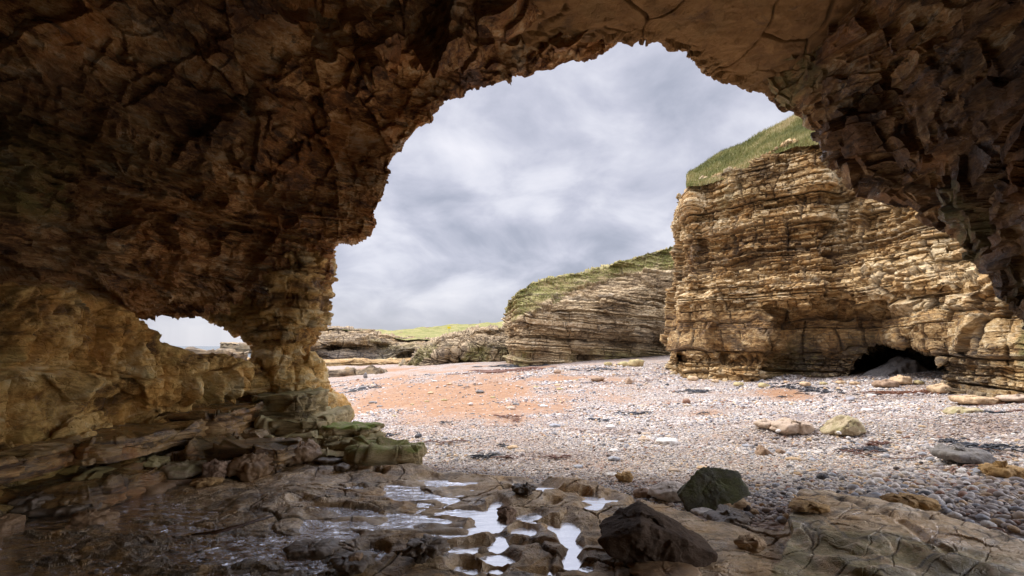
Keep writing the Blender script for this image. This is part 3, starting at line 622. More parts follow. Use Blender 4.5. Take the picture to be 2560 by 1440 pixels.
    oh = .17 + .02 * lump + .012 * o2 + .011 * o5 - .012 * (1 - sstep(e5, 0, .035)) + .010 * fbm(P * A3(1, 2.5, 1), 6, 4, 512)
    # front terraces of the outcrop
    fz = (py - (1330 + (px - 2000) * .26)) / 60 + .35 * vnoise(P * 2.8, 531)
    fi = np.floor(np.clip(fz, 0, 9)); ff = np.clip(fz, 0, 9) - fi
    oh = oh - .055 * np.minimum(fi + sstep(ff, .55, 1.), 3) * (fz > 0) + .02 * fbm(P, 4, 3, 533) * sstep(fz, 0, .5)
    sd = np.zeros_like(x)
    for pts, wd in outp_streams: sd = np.maximum(sd, sstep(poly_dist(pxn, pyn, pts), wd * 2.6, wd * .3))
    oh = oh - .035 * sd
    h = h * (1 - inside) + np.maximum(oh, h) * inside
    # outer edge drops below the beach
    ee = np.interp(px, edge[:, 0], edge[:, 1]) + 7 * fbm(P, 2.2, 4, 540)
    drop = sstep(ee - py, -2, 9) * (y > 1.0) * (px > 860)
    h = h - .6 * drop
    h = h - .9 * sstep(y, 7.9, 8.4) * (1 - sstep(px, 900, 820))*0
    return h, dict(moss=np.clip(inside * sstep(fz, -.3, .4) * .8 + .3 * (s_ > 0), 0, 1), stain_shade=np.clip(leftm * .85 * (1 - .6 * (s_ > 0)) + .35 * sstep(c1, .72, .85) * (1 - leftm) + .8 * crk, 0, 1), wet=np.clip(.05 + .75 * leftm + .55 * sstep(px, 1150, 850) + .6 * dip - .9 * inside + .45 * fbm(P, .9, 3, 560), 0, 1), tone=.35 * c1 + .3 * c2 + .25 * sstep(px, 850, 1400) + inside * (.25 * c5)), inside
aa = np.concatenate([np.linspace(-1.9, -1.1, 60, endpoint=False), np.linspace(-1.1, 1.15, 1000, endpoint=False), np.linspace(1.15, 2.0, 60)])
yy = np.concatenate([np.linspace(-8.5, 2.4, 50, endpoint=False), np.exp(np.linspace(np.log(2.4), np.log(12), 640))])
A_, Y_ = np.meshgrid(aa, yy, indexing='ij'); X_ = A_ * np.maximum(Y_, 2.9)
Hh, at, ins_ = plat(X_, Y_)
P = np.stack([X_, Y_, Hh], -1)
# sideways nudge so that risers are not perfectly vertical sheets
P[..., 0] += .02 * vnoise(P * A3(6, 6, 14), 550); P[..., 1] += .02 * vnoise(P * A3(6, 6, 14), 551)
keepf = (Y_ < 8.6) | (X_ < -3.0)
keepf = keepf[:-1, :-1]
struct(sheet('rock_platform', P, M['platform'], at, mask=keepf, smooth=False), 'wet flat rock floor of the cave with puddles')

# water lying in the hollows
m = bpy.data.materials.new('puddle_water'); m.use_nodes = True; T = NT(m.node_tree); M['water'] = m
co = T.n('ShaderNodeTexCoord').outputs['Object']
sep = T.n('ShaderNodeSeparateXYZ'); T.put(sep.inputs[0], co)
rip = T.math('MULTIPLY_ADD', T.smooth(sep.outputs[0], -.2, -1.3), .85, .06)
bpn = T.n('ShaderNodeBump', ins={'Distance': .10, 'Strength': rip}); T.put(bpn.inputs['Height'], T.noise(T.vmath('MULTIPLY', co, (1, 2.2, 1)), 5.0, 5, .58, .8))
fr = T.n('ShaderNodeFresnel', ins={'IOR': 2.0}); T.put(fr.inputs['Normal'], bpn.outputs[0])
gl = T.n('ShaderNodeBsdfGlossy', ins={'Roughness': .015, 'Color': (.95, .96, 1)}); T.put(gl.inputs['Normal'], bpn.outputs[0])
tr = T.n('ShaderNodeBsdfTransparent', ins={'Color': (.66, .52, .28)})
mx = T.n('ShaderNodeMixShader'); T.put(mx.inputs[0], T.math('MULTIPLY', fr, 1.25, clamp=True)); T.put(mx.inputs[1], tr.outputs[0]); T.put(mx.inputs[2], gl.outputs[0])
T.put(T.n('ShaderNodeOutputMaterial').inputs[0], mx.outputs[0])
wx, wy = np.meshgrid(np.linspace(-5.2, 2.4, 60), np.linspace(-3, 6.4, 60), indexing='ij')
wxx = np.minimum(wx, 1.45 + 0 * wy)
P = np.stack([wxx, wy, WL + 0 * wx], -1)
pxw, pyw = to_px(P)
ok = (pyw > np.interp(pxw, edge[:, 0], edge[:, 1]) + 14) | (wy < 2) | (wxx < -1.5)
ok = ok & (wx <= 1.45)
struct(sheet('water', P, M['water'], mask=ok[:-1, :-1] & ok[1:, 1:] & ok[1:, :-1] & ok[:-1, 1:]), 'shallow water in the hollows of the rock floor')

# ------------------------------------------------------------------ cliffs outside
def interp(px, tab): tab = np.array(tab, float); return np.interp(px, tab[:, 0], tab[:, 1])
def cliff(name, label, mat, pxs, topt, baset, Yf, nt, rk, back=6.0, attrs=None, rowsback=8, up=1.0, pshift=None):
    t = np.linspace(-.06, 1, nt); PXg, Tg = np.meshgrid(pxs, t, indexing='ij')
    top = interp(PXg, topt); base = interp(PXg, baset); PYg = base + (top - base) * Tg
    if pshift: PXg = PXg + pshift(PXg, PYg)
    Yg = Yf(PXg, PYg, Tg); P = PX(PXg, PYg, Yg)
    bk = []
    for j in range(1, rowsback + 1):
        q = P[:, -1].copy(); dy_ = back * (j / rowsback) ** 1.5; q[:, 0] *= (q[:, 1] + dy_) / q[:, 1]; q[:, 1] += dy_; q[:, 2] += up * (j / rowsback) * .6; bk.append(q[:, None])
    P = np.concatenate([P] + bk, 1)
    N = normals(P); fl = 1 if N[len(pxs) // 2, nt // 2, 1] < 0 else -1
    P2, tone, g, N = rockify(P, fl, **rk)
    at = dict(tone=tone, moss=0 * tone, stain_shade=0 * tone, wet=0 * tone)
    if attrs: at.update(attrs(P2, tone, N))
    at['stain_shade'] = np.clip(at['stain_shade'] + .75 * g, 0, 1)
    o = struct(sheet(name, P2, mat, at, smooth=False), label); return P2

# big cliff at the right
BT = [(1640, 500), (1690, 486), (1700, 474), (1720, 458), (1780, 448), (1860, 420), (1900, 388), (1990, 352), (2080, 340), (2300, 300), (2700, 240)]
BB = [(1640, 920), (1668, 925), (1720, 948), (1820, 956), (1900, 960), (2060, 956), (2150, 955), (2250, 958), (2370, 968), (2450, 990), (2560, 1004), (2850, 1040)]
BY = [(1640, 34), (1668, 33), (1720, 30.5), (1820, 29), (1900, 27.5), (1960, 26.5), (2060, 25), (2150, 24), (2250, 22.5), (2370, 19.5), (2450, 17.5), (2560, 15.5), (2850, 11.5)]
def Ybig(px, py, t):
    Y = interp(px, BY)
    P = np.stack([px / 60, py / 60, 0 * px], -1)
    Y = Y + 1.2 * t                                              # leans back
    Y = Y + 9 * sstep(px - np.interp(py, [455, 480, 520, 600, 700, 760, 880, 920], [48, 34, 26, 27, 18, 10, 0, 0]), 1712, 1652) ** 1.5                     # corner turning away
    pxw = px + 14 * vnoise(P * 2, 600); pyw = py + 10 * vnoise(P * 2, 601)
    # hollow under the overhang
    r_ = sstep(pxw, 1895, 1965) * sstep(pxw, 2330, 2200) * sstep(pyw, 752 - 20 * sstep(pxw, 2100, 2250), 790)
    Y = Y + 1.7 * r_ + .8 * r_ * sstep(pyw, 830, 930)
    # low dark cave
    ct = np.interp(pxw, [2110, 2165, 2215, 2290, 2350, 2390], [960, 880, 846, 848, 875, 960])
    c_ = sstep(pyw - ct, -4, 12) * sstep(pxw, 2110, 2170) * sstep(pxw, 2382, 2362)
    Y = Y + 7 * c_
    n_ = sstep(np.hypot((pxw - 1699) / 24, (pyw - 912) / 34), 1, .6); Y = Y + 2.5 * n_
    # buttress bulges
    Y = Y - .9 * np.exp(-((px - 2290) / 70) ** 2) * sstep(py, 860, 790) - .5 * np.exp(-((px - 1870) / 60) ** 2)
    Y = Y + .7 * np.exp(-((pxw - 1760) / 22) ** 2) * sstep(py, 720, 620) + .9 * np.exp(-((pxw - 2100) / 30) ** 2) * sstep(py, 700, 500)
    Y = Y + .5 * sstep(pyw, 700, 660) - .35 * np.exp(-((pyw - 715) / 18) ** 2)
    Y = Y + .35 * np.exp(-((pyw - 905) / 9) ** 2) * sstep(px, 1960, 1900) - .3 * sstep(pyw, 915, 950) * sstep(px, 1940, 1850)
    Y = Y + .5 * vnoise(P * .8, 602)
    return Y
def big_attr(P, tone, N):
    px, py = to_px(P); n_ = fbm(P, .5, 4, 610)
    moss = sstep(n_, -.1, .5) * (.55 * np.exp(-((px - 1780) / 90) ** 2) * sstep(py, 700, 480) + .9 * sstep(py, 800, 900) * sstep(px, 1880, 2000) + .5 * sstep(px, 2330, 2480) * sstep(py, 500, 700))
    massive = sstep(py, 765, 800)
    return dict(moss=np.clip(moss, 0, 1), stain_shade=np.clip(.95 * sstep(py + 25 * n_, 800, 900) * sstep(px, 1930, 2010) * sstep(px, 2560, 2400) + .0 * massive, 0, 1), tone=np.clip(tone + .10 - .22 * massive * (1 - sstep(py, 870, 890)) - .15 * np.exp(-((py - 640) / 40) ** 2) * sstep(px, 2150, 1900) + .1 * sstep(px, 2000, 2200), 0, 1))
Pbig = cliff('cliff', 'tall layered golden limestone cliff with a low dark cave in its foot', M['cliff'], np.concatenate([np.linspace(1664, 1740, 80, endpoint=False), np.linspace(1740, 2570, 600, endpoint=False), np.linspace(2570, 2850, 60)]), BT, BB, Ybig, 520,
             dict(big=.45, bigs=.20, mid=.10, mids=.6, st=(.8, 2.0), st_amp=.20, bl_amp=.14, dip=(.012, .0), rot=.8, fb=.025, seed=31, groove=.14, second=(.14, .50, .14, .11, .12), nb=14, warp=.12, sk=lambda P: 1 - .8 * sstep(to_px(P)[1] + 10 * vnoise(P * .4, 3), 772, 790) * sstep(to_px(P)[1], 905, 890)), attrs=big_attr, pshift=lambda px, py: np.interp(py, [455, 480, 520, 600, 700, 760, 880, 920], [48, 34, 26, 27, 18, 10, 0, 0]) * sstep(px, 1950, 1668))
# middle cliff
MT = [(1240, 800), (1268, 772), (1290, 735), (1330, 706), (1400, 695), (1470, 682), (1560, 650), (1640, 628), (1700, 614), (1760, 600)]
MB = [(1240, 905), (1268, 912), (1290, 920), (1380, 914), (1480, 904), (1600, 892), (1680, 884), (1760, 880)]
def Ymid(px, py, t):
    P = np.stack([px / 60, py / 60, 0 * px], -1)
    Y = np.interp(px, [1240, 1290, 1480, 1690, 1760], [52, 49, 53, 58, 60]) + 12 * sstep(px, 1310, 1262) ** 1.5
    Y = Y + 7 * sstep(t, .55, 1.0) ** 1.2 + 1.5 * sstep(t, .25, .05) * sstep(px, 1350, 1600) + 1.2 * vnoise(P * 1.2, 620)
    return Y
def mid_attr(P, tone, N):
    px, py = to_px(P); n_ = fbm(P, .25, 4, 611)
    top = interp(px, MT)
    edge_ = np.interp(px, [1240, 1268, 1360, 1440, 1510, 1600, 1700], [792, 790, 768, 728, 708, 680, 660])
    moss = sstep(edge_ + 18 * n_ - py, -8, 14)
    low = .6 * sstep(py, 860, 895) * sstep(n_, -.4, .3)
    return dict(moss=np.clip(moss + low, 0, 1), stain_shade=np.clip(.55 * np.exp(-((py - 830 - (px - 1500) * .05) / 30) ** 2) * sstep(px, 1400, 1560), 0, 1))
Pmid = cliff('cliff', 'thinly bedded grey cliff in the middle distance with grass over its top', M['midcliff'], np.linspace(1263, 1760, 420), MT, MB, Ymid, 330,
             dict(big=.5, bigs=.12, mid=.15, mids=.4, st=(.7, 4), st_amp=.32, bl_amp=.12, dip=(.06, 0), rot=.3, fb=.05, seed=37, groove=.14, second=(.30, 2.0, .18, .08, .12), nb=10, warp=.25), attrs=mid_attr, back=16, up=2)
# knoll in front of the hill, and the far dark headland
KT = [(1000, 925), (1028, 915), (1040, 892), (1062, 872), (1098, 858), (1110, 846), (1140, 838), (1172, 830), (1210, 826), (1270, 822), (1310, 820)]
KB = [(1000, 926), (1028, 920), (1100, 918), (1200, 914), (1310, 908)]
def Yk(px, py, t): return 66 + 5 * sstep(t, .45, 1) + 8 * sstep(px, 1060, 1010) + 1.5 * vnoise(np.stack([px / 50, py / 40, 0 * px], -1), 630) + 3 * np.exp(-((px - 1128 + (py - 880) * .5) / 6) ** 2)
cliff('rock_knoll', 'low olive brown rock knoll jutting onto the far beach', M['farcliff'], np.linspace(1000, 1310, 300), KT, KB, Yk, 170,
      dict(big=.6, bigs=.18, mid=.25, mids=.6, st=(.6, 1.5), st_amp=.2, bl_amp=.15, dip=(.15, 0), rot=.3, fb=.06, seed=41, groove=.15, second=(.3, 1.0, .1, .1, .06), nb=6, warp=.5),
      attrs=lambda P, tone, N: dict(moss=sstep(fbm(P, .25, 3, 640), -.3, .4) * .8 * sstep(to_px(P)[1], 850, 875), tone=np.clip(tone + .25 * sstep(to_px(P)[1], 860, 840), 0, 1)), back=8)
HT = [(660, 845), (700, 832), (780, 823), (800, 822), (860, 822), (930, 830), (962, 840), (1000, 848), (1040, 846), (1095, 852), (1200, 850), (1320, 845)]
HB = [(660, 905), (700, 905), (800, 908), (900, 906), (1000, 900), (1100, 895), (1320, 890)]
def Yh(px, py, t): return 108 + 10 * sstep(t, .6, 1) - 6 * sstep(t, .15, .0) + 4 * vnoise(np.stack([px / 60, py / 30, 0 * px], -1), 650) + 3.5 * np.exp(-((py - 868 + (px - 900) * .06) / 7) ** 2) * sstep(px, 1080, 900)
cliff('cliff', 'long low dark headland behind the far end of the beach', M['farcliff'], np.linspace(690, 1320, 420), HT, HB, Yh, 150,
      dict(big=.6, bigs=.1, mid=.25, mids=.35, st=(.9, 6), st_amp=.45, bl_amp=.15, dip=(0, 0), rot=.3, fb=.05, seed=43, groove=.3, second=(.4, 3, .2, .1, .15), nb=6, warp=.4),
      attrs=lambda P, tone, N: dict(moss=.4 * sstep(fbm(P, .12, 3, 641), 0, .6), stain_shade=.8 * sstep(to_px(P)[1], 862, 880) * sstep(to_px(P)[1], 905, 892)), back=14, up=.5)
# distant headland and flat skerry seen through the window
P = None
def block(name, x0, x1, y0, y1, z0, z1, mat, seed, label=None, amp=.3, nx=60, ny=20, nz=24, mossy=1.0, **kw):
    u = np.linspace(0, 2 * np.pi, nx * 2); q = .35
    ex = np.sign(np.cos(u)) * np.abs(np.cos(u)) ** q; ey = np.sign(np.sin(u)) * np.abs(np.sin(u)) ** q
    zz_ = np.linspace(z0, z1, nz)
    P = np.stack([(x0 + x1) / 2 + (x1 - x0) / 2 * ex[None] + 0 * zz_[:, None], (y0 + y1) / 2 + (y1 - y0) / 2 * ey[None] + 0 * zz_[:, None], np.broadcast_to(zz_[:, None], (nz, nx * 2))], -1)
    tops = []
    for s_ in (.94, .8, .5, .2, 0.0):
        c_ = np.array([(x0 + x1) / 2, (y0 + y1) / 2, z1]); q_ = c_ + (P[-1] - c_) * A3(s_, s_, 1); tops.append(q_[None])
    P = np.concatenate([P] + tops, 0)
    N = normals(P); fl = 1 if (N[nz // 2, 0, 0]) > 0 else -1
    k = np.ones(P.shape[:2]); k[-3:] = .2
    P2, tone, g, N = rockify(P, fl, seed=seed, keep=k, nb=1, **kw)
    P2[..., 2] = np.maximum(P2[..., 2], z0 - 1)
    mo = np.zeros(P.shape[:2]); mo[nz - 1:] = 1
    o = sheet(name, P2, mat, dict(tone=tone, moss=mo * mossy, stain_shade=0 * mo + .2, wet=0 * mo)); return struct(o, label)
block('distant_headland', -167, -120, 290, 320, -4, 3.0, M['farcliff'], 700, 'distant grey headland seen through the rock window', mossy=0, big=.8, bigs=.08, mid=.4, mids=.2, st=(1.5, 5), st_amp=.5, bl_amp=.4)
block('skerry', -19.5, -16.0, 29, 32, -2.6, 1.30, M['farcliff'], 701, 'flat dark rock ledge seen low in the rock window', mossy=0, big=.5, bigs=.3, mid=.2, mids=.9, st=(.4, 1), st_amp=.15, bl_amp=.15)
# bedrock ledges and steps at the foot of the shelf and pillar
lk = dict(big=.10, bigs=1.6, mid=.05, mids=4, st=(.09, .5), st_amp=.035, bl_amp=.04, fb=.012, groove=.02, warp=.3)
for (x0, x1, y0, y1, z0, z1, mt, lb) in [
    (-3.45, -2.15, 7.15, 8.9, -.3, .13, 'green', 'lowest olive stone step in front of the pillar'), (-3.7, -2.5, 7.65, 9.2, .10, .27, 'green', 'second pale olive stone step in front of the pillar'),
    (-4.0, -2.95, 8.1, 9.6, .22, .44, 'green', 'third stone step from the floor, against the pillar foot'), (-4.35, -3.32, 8.45, 9.6, .35, .80, 'green', 'upright jointed block leaning on the pillar foot'),
    (-2.2, -1.27, 6.95, 7.5, -.6, .20, 'green', 'square ended mossy rock step nearest the pebbles'), (-2.75, -1.8, 7.45, 8.1, -.5, .22, 'green', 'thin middle mossy step beside the pebbles'),
    (-2.9, -2.15, 8.0, 8.7, -.5, .34, 'green', 'bright green mossy step below the pillar'), (-6.2, -4.75, 2.6, 6.0, .30, .50, 'ledge', 'long orange brown ledge running under the shelf on the left'),
    (-6.2, -4.25, 5.7, 7.7, .33, .56, 'ledge', 'red brown layered ledge under the middle of the shelf'), (-5.4, -4.05, 7.3, 8.9, .30, .66, 'ledge', 'tan layered ledge under the right end of the shelf'),
    (-4.15, -2.85, 6.55, 7.3, -.2, .33, 'ledge', 'layered red brown lump of bedrock on the rock floor'), (-5.2, -4.1, 5.2, 6.3, -.2, .20, 'ledge', 'dark wet bedrock below the layered ledge')]:
    block('rock_ledge', x0, x1, y0, y1, z0, z1, M[mt], 720 + int(z1 * 100) + int(x0 * 10), lb, nx=150, nz=36, **dict(lk, mossy=1.0 if 'bright' in lb else .6 if 'square' in lb else .2))
# reef strips and pale ledges at the far left of the beach
block('reef', -24, -13.3, 52, 58, -2.4, -1.05, M['farcliff'], 702, 'low grey brown reef at the left end of the far beach', mossy=0, big=.8, bigs=.3, mid=.4, mids=.9, st=(.3, .8), st_amp=.2, bl_amp=.2, nx=160)
block('reef', -52, -12, 84, 100, -2.4, -.95, M['cliff'], 703, 'pale flat rock ledges at the foot of the dark headland', mossy=0, big=.8, bigs=.2, mid=.5, mids=.5, st=(.25, 1.5), st_amp=.3, bl_amp=.3, nx=200)

# ------------------------------------------------------------------ grass
m = bpy.data.materials.new('grass_ground'); m.use_nodes = True; T = NT(m.node_tree); M['turf'] = m
co = T.n('ShaderNodeTexCoord').outputs['Object']
g1 = T.ramp(T.noise(co, .35, 6, .7, .3), [(0.3, (0.13, 0.13, 0.03)), (0.5, (0.21, 0.20, 0.055)), (0.68, (0.32, 0.26, 0.10))])
g1 = T.mix(T.smooth(T.noise(T.vmath('MULTIPLY', co, (.5, .5, 2)), .5, 5, .6), .62, .7), g1, (0.16, 0.09, 0.05))
b = T.n('ShaderNodeBsdfPrincipled', ins={'Base Color': g1, 'Roughness': .9}); bpn = T.n('ShaderNodeBump', ins={'Strength': .8, 'Distance': .15})
T.put(bpn.inputs['Height'], T.noise(co, 5, 5, .7)); T.put(b.inputs['Normal'], bpn.outputs[0]); T.put(T.n('ShaderNodeOutputMaterial').inputs[0], b.outputs[0])
def slope(name, label, pxs, low, high, Yl, Yh_, n=60, beyond=True, seed=0, amp=.25):
    t = np.linspace(0, 1, n); Pg, Tg = np.meshgrid(pxs, t, indexing='ij')
    lo = interp(Pg, low); hi = interp(Pg, high); py = lo + (hi - lo) * Tg ** .9
    P = PX(Pg, py, Yl(Pg) + (Yh_(Pg) - Yl(Pg)) * Tg)
    if beyond:
        q = [];
        for j in range(1, 7): e = P[:, -1].copy(); e[:, 0] *= (e[:, 1] + j ** 2 * .9) / e[:, 1]; e[:, 1] += j ** 2 * .9; e[:, 2] -= .03 * j ** 2; q.append(e[:, None])
        P = np.concatenate([P] + q, 1)
    P[..., 2] += amp * fbm(P, .35, 4, seed)
    struct(sheet(name, P, M['turf']), label); return P
SK = [(1690, 500), (1705, 470), (1722, 436), (1760, 412), (1800, 388), (1850, 364), (1900, 338), (1950, 314), (2000, 288), (2060, 262), (2200, 215), (2400, 170), (2700, 120)]
BTl = [(a, b_ + 12) for a, b_ in BT]
Yedge = lambda px: interp(px, BY) + 1.3 + 9 * sstep(px, 1712, 1652) ** 1.5
Pg1 = slope('grass_slope', 'green and yellow grass slope on top of the golden cliff', np.linspace(1716, 2700, 340), BTl, SK, Yedge, lambda px: interp(px, BY) + 6.5, seed=800, amp=.18)
HS = [(690, 846), (780, 822), (860, 821), (920, 824), (980, 825), (1040, 820), (1120, 812), (1200, 808), (1265, 804), (1400, 797)]
HTl = [(a, b_ + 2) for a, b_ in HT]
Pg2 = slope('hill', 'far green hill above the dark headland', np.linspace(700, 1400, 260), HTl, HS, lambda px: 0 * px + 117, lambda px: 0 * px + 160, seed=801, amp=.3)
m = bpy.data.materials.new('grass_blade'); m.use_nodes = True; T = NT(m.node_tree); M['blade'] = m
gc = T.ramp(T.attr('tone'), [(0, (0.11, 0.12, 0.02)), (.4, (0.22, 0.215, 0.045)), (.7, (0.37, 0.31, 0.11)), (1, (0.55, 0.43, 0.22))])
b = T.n('ShaderNodeBsdfPrincipled', ins={'Base Color': gc, 'Roughness': .7}); T.put(T.n('ShaderNodeOutputMaterial').inputs[0], b.outputs[0])
rng = np.random.default_rng(5)
def blades(name, label, roots, h, wd, seed=0):
    n = len(roots); r = np.random.default_rng(seed)
    ang = r.uniform(0, 2 * np.pi, n); hh = h * r.uniform(.45, 1.3, n); lean = r.normal(0, .35, (n, 2)) * hh[:, None] + A3(.25, .0)[None] * hh[:, None]
    side = np.stack([np.cos(ang), np.sin(ang), 0 * ang], -1) * wd * r.uniform(.6, 1.4, n)[:, None]
    mid = roots + np.c_[lean * .35, hh * .6]; tip = roots + np.c_[lean, hh]
    V = np.stack([roots - side - A3(0, 0, .06), roots + side - A3(0, 0, .06), mid + side * .6, mid - side * .6, tip], 1).reshape(-1, 3)
    b0 = np.arange(n) * 5
    F = np.concatenate([np.stack([b0, b0 + 1, b0 + 2], -1), np.stack([b0, b0 + 2, b0 + 3], -1), np.stack([b0 + 3, b0 + 2, b0 + 4], -1)])
    tone = np.clip(.45 + .5 * fbm(roots, .5, 3, seed) + r.normal(0, .2, n), 0, 1)
    o = link(name, quad_mesh(name, V, F, M['blade'], dict(tone=np.repeat(tone, 5)))); tag(o, label, 'grass', kind='stuff')
def scatter_on(P, n, seed, i1=None, cond=None):
    r = np.random.default_rng(seed); a = r.uniform(0, (i1 or P.shape[0]) - 1.001, n); b_ = r.uniform(0, P.shape[1] - 1.001, n)
    i, j = a.astype(int), b_.astype(int); fa, fb_ = (a - i)[:, None], (b_ - j)[:, None]
    Q = P[i, j] * (1 - fa) * (1 - fb_) + P[i + 1, j] * fa * (1 - fb_) + P[i, j + 1] * (1 - fa) * fb_ + P[i + 1, j + 1] * fa * fb_
    return Q if cond is None else Q[cond(Q)]
q = scatter_on(Pg1[:, :64], 60000, 1, 150)
blades('grass', 'long green and straw coloured grass on the golden cliff top', q, .24, .014, 11)
def midc(Q):
    px, py = to_px(Q); edge_ = np.interp(px, [1240, 1268, 1360, 1440, 1510, 1600, 1700], [792, 790, 768, 728, 708, 680, 660]); return (py < edge_ + 10 * vnoise(Q * .4, 5)) & (vnoise(Q * .5, 6) > -.25)
q = scatter_on(Pmid[:, 150:], 60000, 2, None, midc)
blades('grass', 'tufts of grass spilling over the top of the grey middle cliff', q, .13, .025, 12)

# ------------------------------------------------------------------ loose pebbles: beyond counting, one scattered object
def ico(sub, seed, sq=(1, .78, .55), lump=.12):
    bm = bmesh.new(); bmesh.ops.create_icosphere(bm, subdivisions=sub, radius=1.0)
    V = np.array([v.co[:] for v in bm.verts]); V = V * (1 + lump * vnoise(V * 1.3 + seed * 7.1, seed))[:, None] * np.array(sq)
    F = np.array([[v.index for v in f.verts] for f in bm.faces]); bm.free(); return V, F
m = bpy.data.materials.new('pebble_stone'); m.use_nodes = True; T = NT(m.node_tree); M['pebble'] = m
rnd = T.n('ShaderNodeObjectInfo').outputs['Random']; co = T.n('ShaderNodeTexCoord').outputs['Object']
c_ = T.ramp(rnd, PEB, 'CONSTANT')
c_ = T.mix(T.math('MULTIPLY', T.smooth(T.noise(co, 3, 4, .7), .5, .7), .35), c_, (0.60, 0.53, 0.47))
loc = T.n('ShaderNodeObjectInfo').outputs['Location']
c_ = T.mix(T.math('MULTIPLY', T.smooth(T.noise(T.vmath('MULTIPLY', loc, (.35, .8, 0)), 1.0, 5, .65, .6), .46, .68), .62), c_, (0.23, 0.15, 0.115))
b = T.n('ShaderNodeBsdfPrincipled', ins={'Base Color': c_, 'Roughness': .6}); b.inputs['Specular IOR Level'].default_value = .35
T.put(T.n('ShaderNodeOutputMaterial').inputs[0], b.outputs[0])
pc = bpy.data.collections.new('pebble_shapes')
for i, sq in enumerate([(1, .8, .5), (1, .7, .6), (1, .9, .42), (1, .62, .5), (1, .85, .68)]):
    V, F = ico(2, i, sq); o = bpy.data.objects.new('pebble_shape', quad_mesh('pebble_shape', V, F, M['pebble'])); pc.objects.link(o)
r = np.random.default_rng(77)
def plat_edge_ok(x, y):
    px, py = to_px(np.stack([x, y, 0 * x - .15], -1)); e_ = np.interp(px, edge[:, 0], edge[:, 1])
    return py < e_ + 2
PTS, SC = [], []
for (y0, y1, s0, a0, a1, cov) in [(2.6, 5.5, .020, -.6, 1.35, 2.0), (5.5, 8, .019, -.6, 1.3, 2.0), (8, 12, .022, -.5, 1.25, 1.6), (12, 18, .030, -.46, 1.2, 1.3), (18, 27, .043, -.45, 1.1, .9), (27, 45, .066, -.45, .55, .6)]:
    area = (a1 - a0) * (y1 ** 2 - y0 ** 2) / 2; n = int(area * cov / (s0 ** 2 * 2.3))
    y = np.sqrt(r.uniform(y0 ** 2, y1 ** 2, n)); x = r.uniform(a0, a1, n) * y
    k = plat_edge_ok(x, y) & ((x > -3.2) | (y > 11)); x, y = x[k], y[k]
    z = beach_z(x, y); P = np.stack([x, y, z], -1); sd = sand_mask(P)
    k = r.uniform(0, 1, len(x)) < (1 - .95 * np.minimum(sd * 1.3, 1)) * (.75 + .25 * vnoise(P * .8, 81)); P, sd = P[k], sd[k]
    band = sstep(vnoise(P * A3(.35, .9, 0), 82), -.2, .5)
    coarse = .66 + .42 * band + .62 * sstep(P[:, 0] / P[:, 1], .45, .95) * sstep(P[:, 1], 11, 5)
    s = s0 * .86 * coarse * np.exp(r.normal(0, .34, len(P))) * (1 + .5 * (r.uniform(0, 1, len(P)) < .03)); k = r.uniform(0, 1, len(P)) < 1.15 / coarse ** 1.5
    P, s = P[k], s[k]; P[:, 2] += s * r.uniform(.05, .55, len(P)); PTS.append(P); SC.append(s)
PTS = np.concatenate(PTS); SC = np.concatenate(SC); print('pebbles', len(PTS))
def scatter(name, pts, sc, coll, seed, tilt=.35):
    r = np.random.default_rng(seed)
    me = bpy.data.meshes.new(name); me.vertices.add(len(pts)); me.vertices.foreach_set('co', pts.astype(np.float32).ravel())
    a = me.attributes.new('size', 'FLOAT', 'POINT'); a.data.foreach_set('value', sc.astype(np.float32))
    a = me.attributes.new('turn', 'FLOAT_VECTOR', 'POINT'); a.data.foreach_set('vector', np.c_[r.normal(0, tilt, len(pts)), r.normal(0, tilt, len(pts)), r.uniform(0, 6.28, len(pts))].astype(np.float32).ravel())
    a = me.attributes.new('pick', 'INT', 'POINT'); a.data.foreach_set('value', r.integers(0, len(coll.objects), len(pts)).astype(np.int32))
    o = link(name, me); g = bpy.data.node_groups.new(name, 'GeometryNodeTree')
    g.interface.new_socket('Geometry', in_out='INPUT', socket_type='NodeSocketGeometry'); g.interface.new_socket('Geometry', in_out='OUTPUT', socket_type='NodeSocketGeometry')
    gi = g.nodes.new('NodeGroupInput'); go = g.nodes.new('NodeGroupOutput'); ip = g.nodes.new('GeometryNodeInstanceOnPoints'); ci = g.nodes.new('GeometryNodeCollectionInfo')
    ci.inputs[0].default_value = coll; ci.inputs['Separate Children'].default_value = True; ip.inputs['Pick Instance'].default_value = True
    def na(n_, t): q = g.nodes.new('GeometryNodeInputNamedAttribute'); q.data_type = t; q.inputs[0].default_value = n_; return q.outputs[0]
    L = g.links.new
    L(gi.outputs[0], ip.inputs['Points']); L(ci.outputs[0], ip.inputs['Instance']); L(na('pick', 'INT'), ip.inputs['Instance Index']); L(na('size', 'FLOAT'), ip.inputs['Scale'])
    e2 = g.nodes.new('FunctionNodeEulerToRotation'); L(na('turn', 'FLOAT_VECTOR'), e2.inputs[0]); L(e2.outputs[0], ip.inputs['Rotation'])
    L(ip.outputs[0], go.inputs[0]); md = o.modifiers.new('scatter', 'NODES'); md.node_group = g; return o
tag(scatter('pebbles', PTS, SC, pc, 9), 'countless pale grey, white and tan pebbles covering the beach', 'pebbles', kind='stuff')

